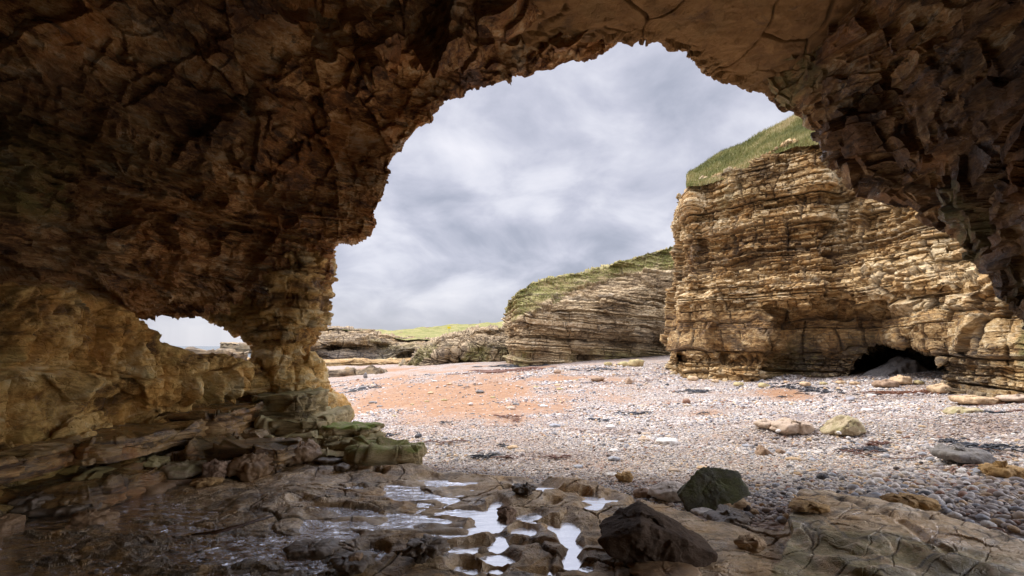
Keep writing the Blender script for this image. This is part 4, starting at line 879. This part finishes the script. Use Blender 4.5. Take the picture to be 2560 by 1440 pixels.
# ------------------------------------------------------------------ boulders
BM = {}
def stone_mat(key, c, c2=None, rough=.8, moss=None, scale=6, bump=.6, spec=.3, moss_dir=True):
    m = bpy.data.materials.new(key); m.use_nodes = True; T = NT(m.node_tree); co = T.n('ShaderNodeTexCoord').outputs['Object']
    n_ = T.noise(co, scale, 7, .7, .4); c2 = c2 or tuple(x * .45 for x in c)
    col = T.ramp(n_, [(.28, c2), (.5, c), (.75, tuple(min(.9, x * 1.3) for x in c))])
    if moss:
        nz = T.n('ShaderNodeSeparateXYZ'); T.put(nz.inputs[0], T.n('ShaderNodeNewGeometry').outputs['Normal'])
        f = T.math('MULTIPLY', T.smooth(nz.outputs[2], -.1, .6), T.smooth(T.noise(co, scale * .7, 4, .7), .35, .6)); col = T.mix(f, col, moss)
    b = T.n('ShaderNodeBsdfPrincipled', ins={'Base Color': col, 'Roughness': rough}); b.inputs['Specular IOR Level'].default_value = spec
    hg = T.math('MULTIPLY_ADD', T.noise(co, scale * 9, 5, .75), .6, T.noise(co, scale * 2.5, 5, .7))
    bp = T.n('ShaderNodeBump', ins={'Strength': bump, 'Distance': .02}); T.put(bp.inputs['Height'], hg); T.put(b.inputs['Normal'], bp.outputs[0])
    T.put(T.n('ShaderNodeOutputMaterial').inputs[0], b.outputs[0]); BM[key] = m; return m
stone_mat('dark_brown_stone', (.10, .065, .04), (.035, .022, .014), spec=.25, bump=1)
stone_mat('green_grey_stone', (.14, .135, .10), (.06, .06, .045), moss=(.12, .125, .05), bump=1.0)
stone_mat('tan_stone', (.56, .40, .24), (.34, .21, .11))
stone_mat('orange_stone', (.46, .29, .12), (.22, .13, .06), bump=1)
stone_mat('pale_stone', (.62, .54, .46), (.40, .33, .27))
stone_mat('pink_stone', (.50, .385, .285), (.34, .25, .18), bump=.5)
stone_mat('white_stone', (.75, .71, .66), (.50, .46, .42), bump=.4)
stone_mat('grey_stone', (.24, .22, .20), (.10, .09, .085), bump=1.0)
stone_mat('brown_stone', (.34, .23, .15), (.17, .11, .07))
stone_mat('red_stone', (.31, .195, .10), (.12, .07, .035), rough=.45, spec=.5)
stone_mat('wet_black_stone', (.17, .125, .08), (.06, .045, .03), rough=.3, spec=.7)
stone_mat('olive_stone', (.44, .36, .16), (.24, .19, .07), rough=.5, spec=.4, bump=.35, scale=4)
stone_mat('mossy_stone', (.48, .39, .25), (.30, .23, .14), moss=(.30, .255, .12))
stone_mat('ochre_stone', (.58, .46, .24), (.36, .28, .13), moss=(.30, .26, .12))

ICO = {}
def ico_unit(s):
    if s not in ICO:
        bm = bmesh.new(); bmesh.ops.create_icosphere(bm, subdivisions=s, radius=1.0)
        ICO[s] = (np.array([v.co[:] for v in bm.verts]), np.array([[v.index for v in f.verts] for f in bm.faces])); bm.free()
    return ICO[s]
def hull_planes(pts):
    bm = bmesh.new(); [bm.verts.new(p) for p in pts]; bmesh.ops.convex_hull(bm, input=bm.verts[:]); bm.normal_update()
    out = [(np.array(f.normal[:]), float(f.normal.dot(f.verts[0].co))) for f in bm.faces]; bm.free()
    out = list({tuple(np.round(np.r_[a, b], 2)): (a, b) for a, b in out}.values())
    n = np.array([a for a, b in out]); h = np.array([b for a, b in out]); k = h < 0; n[k] *= -1; h[k] *= -1; return n, np.maximum(h, .02)
def hull_mesh(name, pts, mat, sub=5, p=18, rough=.04, seed=0, chips=.05, layers=0):
    """rounded polyhedron through the given corner points, weathered"""
    pts = np.array(pts, float); c = pts.mean(0); size = np.ptp(pts, axis=0).max(); n, h = hull_planes(pts - c); D_, F = ico_unit(sub)
    p = p * 2.6; q = np.maximum(D_ @ n.T, 0) / h[None]; r_ = (q ** p).sum(1) ** (-1 / p); V = D_ * r_[:, None]
    o1, _, e_ = facets(V / size, A3(4, 4, 4), seed, 1.2)
    d = chips * size * o1 + rough * size * .5 * fbm(V / size, 5, 5, seed) + rough * size * .5 * fbm(V / size, 16, 3, seed + 3)
    if layers: t = V[:, 2] / size * layers; f = np.abs(t - np.floor(t) - .5) * 2; d = d - .03 * size * sstep(f, .75, 1) * sstep(vnoise(V / size * 3, 7), -.4, .2)
    V = V + D_ * d[:, None] + c
    me = quad_mesh(name, V, F, mat); return me
def gheight(x, y):
    return max(float(beach_z(np.array([x]), np.array([y]))[0]), float(plat(np.array([x]), np.array([y]))[0][0]) if y < 8.4 else -9)
def boulder(label, x0, x1, yt, yb, mat, name='boulder', cat='boulder', outline=None, depth=.8, seed=0, sub=4, sink=.12, p=14, chips=.06, rough=.04, group=None, layers=0, z=None, sq=.8, Y=None, raw=None):
    """a stone whose foot stands where the photo shows it, sized from its distance"""
    cx = (x0 + x1) / 2
    if z is None:
        zz = -.2
        for _ in range(14):
            g = GZ(cx, yb, zz); zz = .5 * zz + .5 * gheight(g[0], g[1])
    else: zz = z; g = GZ(cx, yb, zz)
    if Y: g = PX(cx, yb, Y); zz = g[2]
    Yd = g[1]; k = Yd / F_PX * 1.02; W = (x1 - x0) * k; W = W; H = max((yb - yt) * k - .62 * depth * W * max(yb - 865, 0) / 1280, .3 * (yb - yt) * k)
    r_ = np.random.default_rng(seed + 1000)
    if outline is None:
        a = np.linspace(0, 2 * np.pi, 9)[:-1] + r_.uniform(-.25, .25, 8)
        outline = [(.5 + .5 * np.sign(np.cos(t)) * abs(np.cos(t)) ** .8 * r_.uniform(.85, 1.1), .48 + .5 * np.sign(np.sin(t)) * abs(np.sin(t)) ** .8 * r_.uniform(.8, 1.08)) for t in a]
    pts = []
    for u, v in outline:
        pts.append(((u - .5) * W, 0, v * H))
        for s_ in (-1, 1):
            f_ = sq * r_.uniform(.8, 1.1); pts.append(((u - .5) * W * f_, s_ * depth * W * .5 * r_.uniform(.8, 1.1), (.42 + (v - .42) * f_) * H))
    if raw: pts = [((u - .5) * W, d_ * W, v * H) for u, d_, v in raw]
    pts = np.array(pts)
    lo = np.percentile(pts[:, 2], 20)
    me = hull_mesh(name, pts, mat, sub, p, rough, seed, chips, layers)
    zmin = min(v.co.z for v in me.vertices)
    for v in me.vertices: v.co.z -= zmin
    o = link(name, me, loc=(g[0], g[1] + depth * W * .30, zz - sink * H)); tag(o, label, cat, group); return o
B = BM
boulder('big dark brown angular boulder propped on the wet rock in the foreground', 1512, 1790, 1276, 1420, B['dark_brown_stone'], outline=[(0, .55), (.06, .66), (.36, 1.0), (.52, .93), (.62, .76), (.97, .24), (1.0, .14), (.86, .02), (.24, .0), (.04, .35)], raw=[(.0, -.12, .5), (.05, -.2, .3), (.30, -.26, .80), (.36, -.2, .93), (.56, -.24, .80), (.97, -.18, .20), (.86, -.26, .0), (.25, -.26, .0), (.12, .28, .55), (.42, .30, 1.02), (.60, .30, .86), (1.0, .22, .24), (.85, .30, .0), (.22, .30, .0)], depth=.55, seed=1, sub=6, p=26, chips=.045, rough=.028, sink=.02, sq=.85)
boulder('flat reddish slab lying under the big dark brown boulder', 1585, 1765, 1406, 1462, B['red_stone'], outline=[(0, .4), (.1, .8), (.5, .95), (.95, .9), (1, .3), (.7, 0), (.2, 0)], depth=.8, seed=2, sub=5, p=24, sink=.1)
boulder('green grey tilted slab boulder at the edge of the pebbles', 1708, 1872, 1174, 1284, B['green_grey_stone'], outline=[(.05, .30), (.12, .05), (.22, .0), (.62, .28), (.98, .52), (1.0, .72), (.92, .95), (.52, 1.0), (.38, .96), (.0, .45)], raw=[(.0, -.05, .42), (.10, -.16, .10), (.26, -.22, .0), (.64, -.24, .28), (1.0, -.14, .50), (1.0, -.02, .72), (.93, .10, .97), (.55, .16, 1.05), (.36, .12, .98), (.06, .16, .45), (.22, .24, .05), (.90, .22, .55)], depth=.42, seed=3, sub=6, p=40, chips=.03, rough=.025, sink=.03, sq=.9)
boulder('pale flat topped boulder left of the green grey slab', 1628, 1738, 1206, 1258, B['pale_stone'], depth=.7, seed=4, sub=5, p=18, outline=[(0, .25), (.05, .7), (.4, .95), (.9, 1), (1, .5), (.9, .1), (.4, 0)])
boulder('striped tan stone wedged under the green grey slab', 1792, 1888, 1234, 1284, B['tan_stone'], depth=.7, seed=5, sub=5, layers=7, outline=[(0, .2), (.1, .8), (.4, 1), (.8, .9), (1, .4), (.9, 0), (.3, 0)])
boulder('small red brown stone beside the pale flat topped boulder', 1585, 1632, 1219, 1248, B['brown_stone'], depth=.8, seed=6)
boulder('small grey white round stone in front of the green grey slab', 1735, 1795, 1268, 1290, B['white_stone'], name='stone', cat='stone', seed=7)
boulder('knobbly orange rock alone on the pebbles', 1543, 1590, 1180, 1206, B['orange_stone'], depth=.8, seed=8, chips=.16, sub=5)
boulder('flat white stone beside the knobbly orange rock', 1516, 1546, 1181, 1192, B['white_stone'], name='stone', cat='stone', seed=9)
boulder('lumpy dark wet rock beside the pebble filled hollow', 1782, 1895, 1284, 1338, B['wet_black_stone'], depth=.7, seed=10, chips=.13, sub=5, rough=.06)
boulder('yellow orange flat stone at the edge of the rock outcrop', 1978, 2084, 1254, 1282, B['orange_stone'], depth=.6, seed=11, sub=5, outline=[(0, .2), (.3, .75), (.6, 1), (.8, .9), (1, .5), (.9, .05), (.2, 0)])
boulder('dark rough flat boulder behind the rock outcrop', 2122, 2258, 1240, 1280, B['grey_stone'], depth=.6, seed=12, sub=5, outline=[(0, .3), (.15, .75), (.8, 1), (1, .8), (.8, .4), (.5, 0), (.15, 0)], p=22)
boulder('pitted orange brown rock beside the dark rough flat boulder', 2236, 2356, 1246, 1290, B['orange_stone'], depth=.7, seed=13, chips=.12, sub=5, rough=.07)
boulder('dark grey rough boulder half buried under black seaweed', 2366, 2492, 1112, 1165, B['grey_stone'], depth=.8, seed=14, sub=5, rough=.05)
boulder('long crumbly orange rock at the right edge of the pebbles', 2478, 2592, 1168, 1202, B['orange_stone'], depth=.6, seed=15, chips=.12, sub=5, rough=.07)
boulder('wide pinkish flat boulder in the middle of the pebbles', 1940, 2042, 1044, 1086, B['pink_stone'], depth=.7, seed=16, sub=5, outline=[(0, .3), (.15, .75), (.45, 1), (.6, .85), (.97, .75), (1, .4), (.85, .05), (.3, 0)])
boulder('low pink stone touching the wide pinkish flat boulder', 1895, 1960, 1045, 1072, B['pink_stone'], depth=.8, seed=17, sub=4)
boulder('wedge shaped mossy tan boulder right of the pinkish one', 2070, 2174, 1038, 1090, B['mossy_stone'], depth=.7, seed=18, sub=5, p=24, outline=[(0, .05), (.2, .35), (.62, 1), (.8, .9), (1, .5), (.9, .15), (.4, 0)])
boulder('smooth white boulder on the near pebbles', 1643, 1700, 1092, 1114, B['white_stone'], depth=.7, seed=19, sub=4, p=20)
boulder('small brown pyramid shaped stone', 1893, 1934, 1111, 1138, B['brown_stone'], depth=.8, seed=20, sub=4, p=26, outline=[(0, .05), (.25, .65), (.4, 1), (.6, .75), (1, .2), (.9, 0), (.1, 0)])
boulder('little dark stone right of the pyramid shaped stone', 1943, 1968, 1119, 1136, B['brown_stone'], name='stone', cat='stone', seed=21, sub=3)
boulder('mossy yellow green boulder among red seaweed', 2388, 2474, 1016, 1046, B['mossy_stone'], depth=.7, seed=22, sub=5, p=20, outline=[(0, .3), (.15, .8), (.5, 1), (.75, .8), (1, .15), (.6, 0), (.1, 0)])
boulder('rounded tan boulder by the right end of the cliff foot', 2412, 2512, 984, 1012, B['tan_stone'], depth=.8, seed=23, sub=5, p=10)
boulder('pale orange boulder cut by the right edge of the photo', 2516, 2600, 984, 1006, B['pink_stone'], depth=.7, seed=24, sub=4)
boulder('tan boulder right of the dark low cave', 2334, 2388, 956, 984, B['tan_stone'], depth=.8, seed=25, sub=4)
boulder('brown sloping boulder in the mouth of the dark low cave', 2196, 2254, 946, 970, B['brown_stone'], depth=.8, seed=26, sub=4)
boulder('rounded tan boulder leaning on the brown sloping one', 2240, 2290, 938, 962, B['tan_stone'], depth=.8, seed=27, sub=4)
boulder('cone shaped grey stone on the pale pebbles before the cliff', 1562, 1587, 941, 960, B['brown_stone'], name='stone', cat='stone', seed=28, p=26, outline=[(0, .05), (.3, .7), (.42, 1), (.6, .8), (1, .15), (.8, 0), (.1, 0)])
boulder('pair of low brown stones left of the cone shaped stone', 1478, 1512, 941, 954, B['brown_stone'], name='stone', cat='stone', seed=29)
boulder('large pale ochre boulder at the foot of the middle cliff', 1572, 1616, 894, 917, B['ochre_stone'], depth=.8, seed=30)
boulder('flat ochre boulder left of the large pale ochre one', 1546, 1580, 903, 917, B['ochre_stone'], depth=.8, seed=31)
boulder('small ochre boulder farthest left at the middle cliff foot', 1511, 1532, 904, 915, B['ochre_stone'], depth=.8, seed=32)
boulder('brown stone just above the sand patch on the right', 1384, 1404, 922, 934, B['brown_stone'], name='stone', cat='stone', seed=33)
boulder('tiny brown stone left of that above the sand patch', 1332, 1346, 927, 934, B['brown_stone'], name='stone', cat='stone', seed=34)
boulder('dark stone in the middle of the orange sand', 1188, 1210, 975, 983, B['grey_stone'], name='stone', cat='stone', seed=35)
boulder('dark upright stone standing on the far reef', 908, 918, 928, 946, B['grey_stone'], name='stone', cat='stone', seed=36, depth=.7)
boulder('dark oval stone resting on the rock floor below the mossy steps', 830, 874, 1156, 1178, B['wet_black_stone'], depth=.8, seed=37, sub=4, p=8)
boulder('flat dark stone next to the oval one below the mossy steps', 776, 850, 1146, 1160, B['wet_black_stone'], depth=.6, seed=38, sub=4)
boulder('rough dark rock standing among the upper puddles', 1284, 1340, 1209, 1240, B['wet_black_stone'], depth=.7, seed=39, sub=5, chips=.14, rough=.08)
boulder('brown rock rising from the puddles left of the big boulder', 1240, 1290, 1262, 1296, B['brown_stone'], depth=.7, seed=40, sub=5, chips=.1)
boulder('black craggy rock in the foreground water', 1010, 1112, 1350, 1406, B['wet_black_stone'], depth=.8, seed=41, sub=5, chips=.15, rough=.09)
boulder('rust topped dark rock at the bottom of the photo', 828, 932, 1384, 1436, B['wet_black_stone'], depth=.8, seed=42, sub=5, chips=.1, rough=.06)
boulder('orange stone lying on the rust topped dark rock', 868, 905, 1383, 1402, B['red_stone'], name='stone', cat='stone', seed=43, sub=4, z=.12)
boulder('wet dark slab edged with orange near the bottom left', 700, 832, 1352, 1400, B['wet_black_stone'], depth=.6, seed=44, sub=5, p=24, outline=[(0, .5), (.1, .85), (.8, 1), (1, .7), (.95, .1), (.3, 0)])
boulder('brown square rock at the left edge of the photo', -40, 32, 1284, 1330, B['red_stone'], depth=.8, seed=45, sub=5, p=22)
boulder('smooth olive bedrock hump under the long orange ledge', 130, 330, 1146, 1262, B['olive_stone'], depth=.7, seed=46, sub=5, p=9, chips=.03, rough=.015, outline=[(0, .1), (.12, .7), (.35, .98), (.6, .8), (1, .35), (.9, .05), (.3, 0)])
boulder('rounded mossy green rock under the red layered ledge', 385, 492, 1128, 1186, B['mossy_stone'], depth=.8, seed=47, sub=5, p=8)
boulder('brown mossy lump left of the rounded mossy green rock', 318, 402, 1132, 1192, B['olive_stone'], depth=.8, seed=48, sub=5, p=10)
for i, (x0, x1, yt, yb, mt, lb) in enumerate([(262, 430, 1186, 1240, 'red_stone', 'rusty broken rock lying before the olive hump'), (60, 250, 1232, 1290, 'wet_black_stone', 'long black wet rock on the left beside the water'), (160, 258, 1262, 1322, 'red_stone', 'rusty square faced rock at the left water edge'),
                                              (560, 660, 1126, 1200, 'red_stone', 'red brown craggy rock where the ledge meets the floor'), (500, 560, 1140, 1198, 'brown_stone', 'small brown rock left of the red brown craggy one'), (470, 545, 1190, 1215, 'orange_stone', 'orange flake of rock on the wet left floor'),
                                              (690, 790, 1098, 1160, 'red_stone', 'craggy red rock heap beside the pale stone steps'), (20, 120, 1220, 1275, 'wet_black_stone', 'black wet rock in the far left corner'), (1850, 1912, 1335, 1378, 'tan_stone', 'tan lump of rock between the big boulder and the outcrop')]):
    boulder(lb, x0, x1, yt, yb, B[mt], depth=.8, seed=60 + i, sub=5, chips=.12, rough=.06, sink=.2)
boulder('dark gravel mound inside the dark low cave of the golden cliff', 2170, 2350, 880, 952, B['grey_stone'], name='gravel_mound', cat='mound', outline=[(0, .1), (.25, .5), (.55, .95), (.7, 1), (.9, .6), (1, .1), (.5, 0)], depth=.5, seed=77, sub=5, p=6, rough=.05, chips=.02, Y=25.5)
# stones on the orange sand
r = np.random.default_rng(42); mats = [('pale_stone', 'pale'), ('tan_stone', 'tan'), ('grey_stone', 'dark grey'), ('ochre_stone', 'yellowish')]
spots = [(880, 1002), (850, 1000), (897, 1022), (930, 1008), (948, 1017), (1030, 1012), (1066, 1005), (1075, 985), (1110, 1002), (1150, 965), (1123, 962), (1250, 960), (1232, 995), (1340, 970), (1290, 1012), (1395, 965), (1180, 1035), (985, 1042), (1020, 1060), (1085, 955), (1400, 975), (1330, 940), (1440, 952), (1230, 1085), (1060, 1100), (960, 1040), (870, 1040), (905, 970), (1480, 985), (1600, 965)]
for i, (px, py) in enumerate(spots):
    mk, word = mats[int(r.integers(0, 4))]; w_ = r.uniform(10, 20)
    boulder('small ' + word + ' stone lying half sunk in the orange sand', px - w_ / 2, px + w_ / 2, py - w_ * .38, py, B[mk], name='stone', cat='stone', seed=100 + i, sub=3, sink=.25, group='small stones on the orange sand')

# ------------------------------------------------------------------ the largest cobbles, one object each
cob_kinds = [('white_stone', 'large smooth white cobble in the pebble bank at the right'), ('cobble_grey', 'large smooth blue grey cobble in the pebble bank at the right'), ('tan_stone', 'large smooth tan cobble in the pebble bank at the right'), ('brown_stone', 'large rough brown cobble in the pebble bank at the right')]
stone_mat('cobble_grey', (.36, .37, .40), (.26, .26, .28), bump=.2, rough=.6)
cob_mesh = {}
for mk, lb in cob_kinds:
    for q in range(3):
        V, F = ico(4, 200 + q, (1, .76 + .08 * q, .55 + .05 * q), .10); V[:, 2] -= V[:, 2].min(); cob_mesh[mk, q] = quad_mesh('cobble', V, F, B[mk])
r = np.random.default_rng(8); n = 0
for t_ in range(4000):
    if n >= 150: break
    px, py = r.uniform(1880, 2640), r.uniform(1080, 1400)
    if py > np.interp(px, edge[:, 0], edge[:, 1]) - 6 or r.uniform() > .25 + .75 * (px - 1880) / 700: continue
    g = ground_pt(px, py); mk, lb = cob_kinds[int(r.choice(4, p=[.42, .3, .2, .08]))]
    o = link('cobble', cob_mesh[mk, int(r.integers(0, 3))], loc=(g[0], g[1], g[2] + .0)); s_ = r.uniform(.030, .056)
    o.scale = (s_, s_, s_); o.rotation_euler = (r.normal(0, .15), r.normal(0, .15), r.uniform(0, 6.28)); tag(o, lb, 'cobble', 'large cobbles in the pebble bank'); n += 1

# ------------------------------------------------------------------ seaweed, driftwood, sign
def weed_mat(name, c): return simple_mat(name, c, rough=.45, spec=.5, var=.5, scale=20)
M['weed_red'] = weed_mat('red_brown_weed', (.17, .06, .025)); M['weed_black'] = weed_mat('black_weed', (.022, .024, .032)); M['weed_stalk'] = weed_mat('kelp_stalk', (.28, .12, .05))
def seaweed(label, px, py, wpx, hpx, n, mat, length, wd, seed, arch=.03):
    c = ground_pt(px, py); k = c[1] / F_PX; r = np.random.default_rng(seed); V, Fc = [], []
    dpy = abs(ground_pt(px, py - hpx / 2)[1] - ground_pt(px, py + hpx / 2)[1])
    for i in range(n):
        x = c[0] + r.normal(0, wpx * k * .27); y = c[1] + r.normal(0, dpy * .27); a = r.normal(0, .5) + (math.pi if r.uniform() < .5 else 0); L = length * r.uniform(.5, 1.3); m_ = 9; pts = []
        w_ = wd * r.uniform(.5, 1.5)
        for j in range(m_): pts.append((x, y)); a += r.normal(0, .35); x += math.cos(a) * L / m_; y += math.sin(a) * L / m_
        pts = np.array(pts); z = beach_z(pts[:, 0], pts[:, 1]) + .03 + arch * np.sin(np.linspace(0, np.pi, m_)) * r.uniform(.3, 1.5)
        P = np.c_[pts, z]; Tn = np.gradient(P, axis=0); S = np.stack([-Tn[:, 1], Tn[:, 0], 0 * z], -1); S /= np.linalg.norm(S, axis=1, keepdims=True) + 1e-9
        tw = np.sin(np.linspace(0, 6, m_) + r.uniform(0, 6))
        taper = w_ * np.sin(np.linspace(.5, np.pi - .2, m_))[:, None]
        ring = [P + S * taper, P + A3(0, 0, 1) * taper * .7, P - S * taper, P - A3(0, 0, .8) * taper * .7]
        b0 = len(V) * 0 + sum(len(v) for v in V); V.append(np.stack(ring, 1).reshape(-1, 3))
        for j in range(m_ - 1):
            for q in range(4): Fc.append([b0 + j * 4 + q, b0 + j * 4 + (q + 1) % 4, b0 + (j + 1) * 4 + (q + 1) % 4, b0 + (j + 1) * 4 + q])
    V = np.concatenate(V) - c; o = link('seaweed', quad_mesh('seaweed', V, Fc, mat), loc=tuple(c)); tag(o, label, 'seaweed'); return o
W_ = [('black seaweed heap on the pebble ridge before the dark low cave', 2025, 975, 90, 34, 90, 'weed_black', .5, .035), ('long red brown seaweed strands by the mossy yellow green boulder', 2480, 1044, 190, 16, 90, 'weed_red', .8, .012),
      ('thin red brown seaweed band in front of the dark low cave', 2290, 975, 220, 14, 90, 'weed_red', 1.0, .02), ('black seaweed heap on the dark grey rough boulder', 2465, 1122, 80, 24, 60, 'weed_black', .3, .018),
      ('red brown kelp stalks near the long crumbly orange rock', 2440, 1178, 160, 16, 12, 'weed_stalk', .8, .009), ('tangle of kelp stalks on the edge of the rock outcrop', 2452, 1330, 60, 12, 9, 'weed_stalk', .35, .009),
      ('blue black and rusty weed clump on the pebble bank', 2165, 1130, 70, 14, 50, 'weed_black', .3, .014), ('rusty weed scraps on the pebble bank', 2135, 1135, 60, 10, 30, 'weed_red', .2, .01), ('thin brown stalks crossing the pebble bank', 2300, 1140, 200, 14, 8, 'weed_stalk', .9, .008),
      ('dark line of seaweed at the top of the far beach', 1270, 928, 150, 5, 60, 'weed_red', 2.2, .07), ('second dark seaweed line below the middle cliff', 1300, 915, 120, 4, 40, 'weed_black', 2.2, .07), ('short seaweed line right of the middle cliff foot', 1490, 924, 60, 3, 20, 'weed_black', 1.5, .05),
      ('brown seaweed scrap on the sand edge', 1272, 1045, 34, 6, 14, 'weed_red', .4, .03), ('black seaweed scraps in the middle of the pebbles', 1590, 1036, 60, 6, 22, 'weed_black', .4, .025), ('dark weed scraps right of the sand', 1500, 1052, 30, 5, 14, 'weed_black', .3, .025),
      ('seaweed scraps near the mossy steps', 1115, 1108, 60, 8, 16, 'weed_red', .3, .015), ('black seaweed scraps at the sand left edge', 900, 975, 70, 10, 40, 'weed_black', .8, .04), ('brown weed patch among pebbles below the cliff foot', 1740, 980, 60, 12, 40, 'weed_black', .5, .03),
      ('rusty weed line across the pebbles at the right edge', 2500, 1010, 110, 8, 40, 'weed_red', .6, .012)]
for i, (lb, px, py, w_, h_, n, mt, L, wd) in enumerate(W_): seaweed(lb, px, py, w_, h_, n, M[mt], L, wd, 900 + i)

r = np.random.default_rng(314)
for i in range(18):
    px = r.uniform(950, 2500); py = r.uniform(955, 1170)
    if py > np.interp(px, edge[:, 0], edge[:, 1]) - 25: continue
    o = seaweed('small dark seaweed scrap lying on the pale pebbles', px, py, r.uniform(14, 46), r.uniform(2, 6), int(r.integers(8, 22)), M['weed_black'] if r.uniform() < .6 else M['weed_red'], r.uniform(.15, .4), .016, 1400 + i); o['group'] = 'seaweed scraps on the pebbles'
for i, px in enumerate([1735, 1790, 1850, 1912, 1968, 2018, 2062, 2105, 2140, 2380, 2440, 2300, 2545, 1690]):
    w_ = r.uniform(12, 30); yb_ = float(interp(px, BB)) + r.uniform(-2, 12)
    boulder('small fallen block of cliff rock lying at the foot of the golden cliff', px - w_ / 2, px + w_ / 2, yb_ - w_ * .5, yb_, B['ochre_stone'] if r.uniform() < .4 else B['tan_stone'], name='fallen_block', cat='stone', seed=160 + i, sub=3, p=22, group='fallen blocks at the cliff foot')
for i in range(26):
    px = r.uniform(1150, 2500); py = r.uniform(990, 1190)
    if py > np.interp(px, edge[:, 0], edge[:, 1]) - 12: continue
    w_ = r.uniform(12, 26) * (1 + (py - 990) / 300); mk = ['white_stone', 'pink_stone', 'cobble_grey', 'tan_stone'][int(r.integers(0, 4))]; wd_ = dict(white_stone='white', pink_stone='pinkish', cobble_grey='blue grey', tan_stone='tan')[mk]
    boulder('flat ' + wd_ + ' stone larger than the pebbles around it', px - w_ / 2, px + w_ / 2, py - w_ * .38, py, B[mk], name='stone', cat='stone', seed=190 + i, sub=3, sink=.25, group='flat stones scattered over the pebbles')

def tube(name, pts, rad, mat, seg=10, seed=0):
    C_ = catmull(np.array(pts, float), np.linspace(0, len(pts) - 1, 60)); R_ = np.interp(np.linspace(0, 1, 60), np.linspace(0, 1, len(rad)), rad)
    Tn = np.gradient(C_, axis=0); Tn /= np.linalg.norm(Tn, axis=1, keepdims=True); A = np.cross(Tn, A3(0, 0, 1)); A /= np.linalg.norm(A, axis=1, keepdims=True); Bv = np.cross(A, Tn)
    th = np.linspace(0, 2 * np.pi, seg); P = C_[:, None] + R_[:, None, None] * (A[:, None] * np.cos(th)[None, :, None] + Bv[:, None] * np.sin(th)[None, :, None]); P = P + .004 * fbm(P, 30, 2, seed)[..., None]
    return P
pp = [GZ(480, 1336, .02), GZ(540, 1330, .05), GZ(600, 1314, .07), GZ(650, 1300, .07), GZ(684, 1290, .06)]
c = pp[2].copy(); P = tube('driftwood', np.array(pp) - c, [.006, .016, .014, .011, .006], None)
o = link('driftwood', quad_mesh('driftwood', P.reshape(-1, 3), grid_faces(*P.shape[:2]), simple_mat('wet_wood', (.07, .035, .02), rough=.25, spec=.7)), loc=tuple(c)); tag(o, 'wet dark curved stick lying in the shallow water on the left', 'driftwood')

def box_mesh(name, sx, sy, sz, mat, bev=.01, z0=0):
    bm = bmesh.new(); bmesh.ops.create_cube(bm, size=1.0)
    for v in bm.verts: v.co = (v.co.x * sx, v.co.y * sy, (v.co.z + .5) * sz + z0)
    bmesh.ops.bevel(bm, geom=bm.edges[:], offset=bev, segments=2, affect='EDGES'); me = bpy.data.meshes.new(name); bm.to_mesh(me); bm.free(); me.materials.append(mat); return me
yel = simple_mat('yellow_board', (.85, .68, .02), var=.05, rough=.5, bump=.05); gry = simple_mat('weathered_post', (.25, .23, .2))
base = PX(1122.5, 838, 112); sg = bpy.data.objects.new('warning_sign', None); COL.objects.link(sg); sg.location = tuple(base + A3(0, 0, -.2)); tag(sg, 'small yellow warning board on a thin post on the far green hill', 'sign')
link('post', box_mesh('post', .09, .09, 2.1, gry), sg); link('board', box_mesh('board', .74, .05, .46, yel, z0=1.62), sg, loc=(0, -.08, 0))
for px, py, h_ in [(1200, 808, .7)]:
    p_ = PX(px, py + 1, 158); o = link('marker_post', box_mesh('marker_post', .12, .12, h_ + .3, gry), loc=tuple(p_)); tag(o, 'lone thin post on the skyline of the far green hill', 'post')
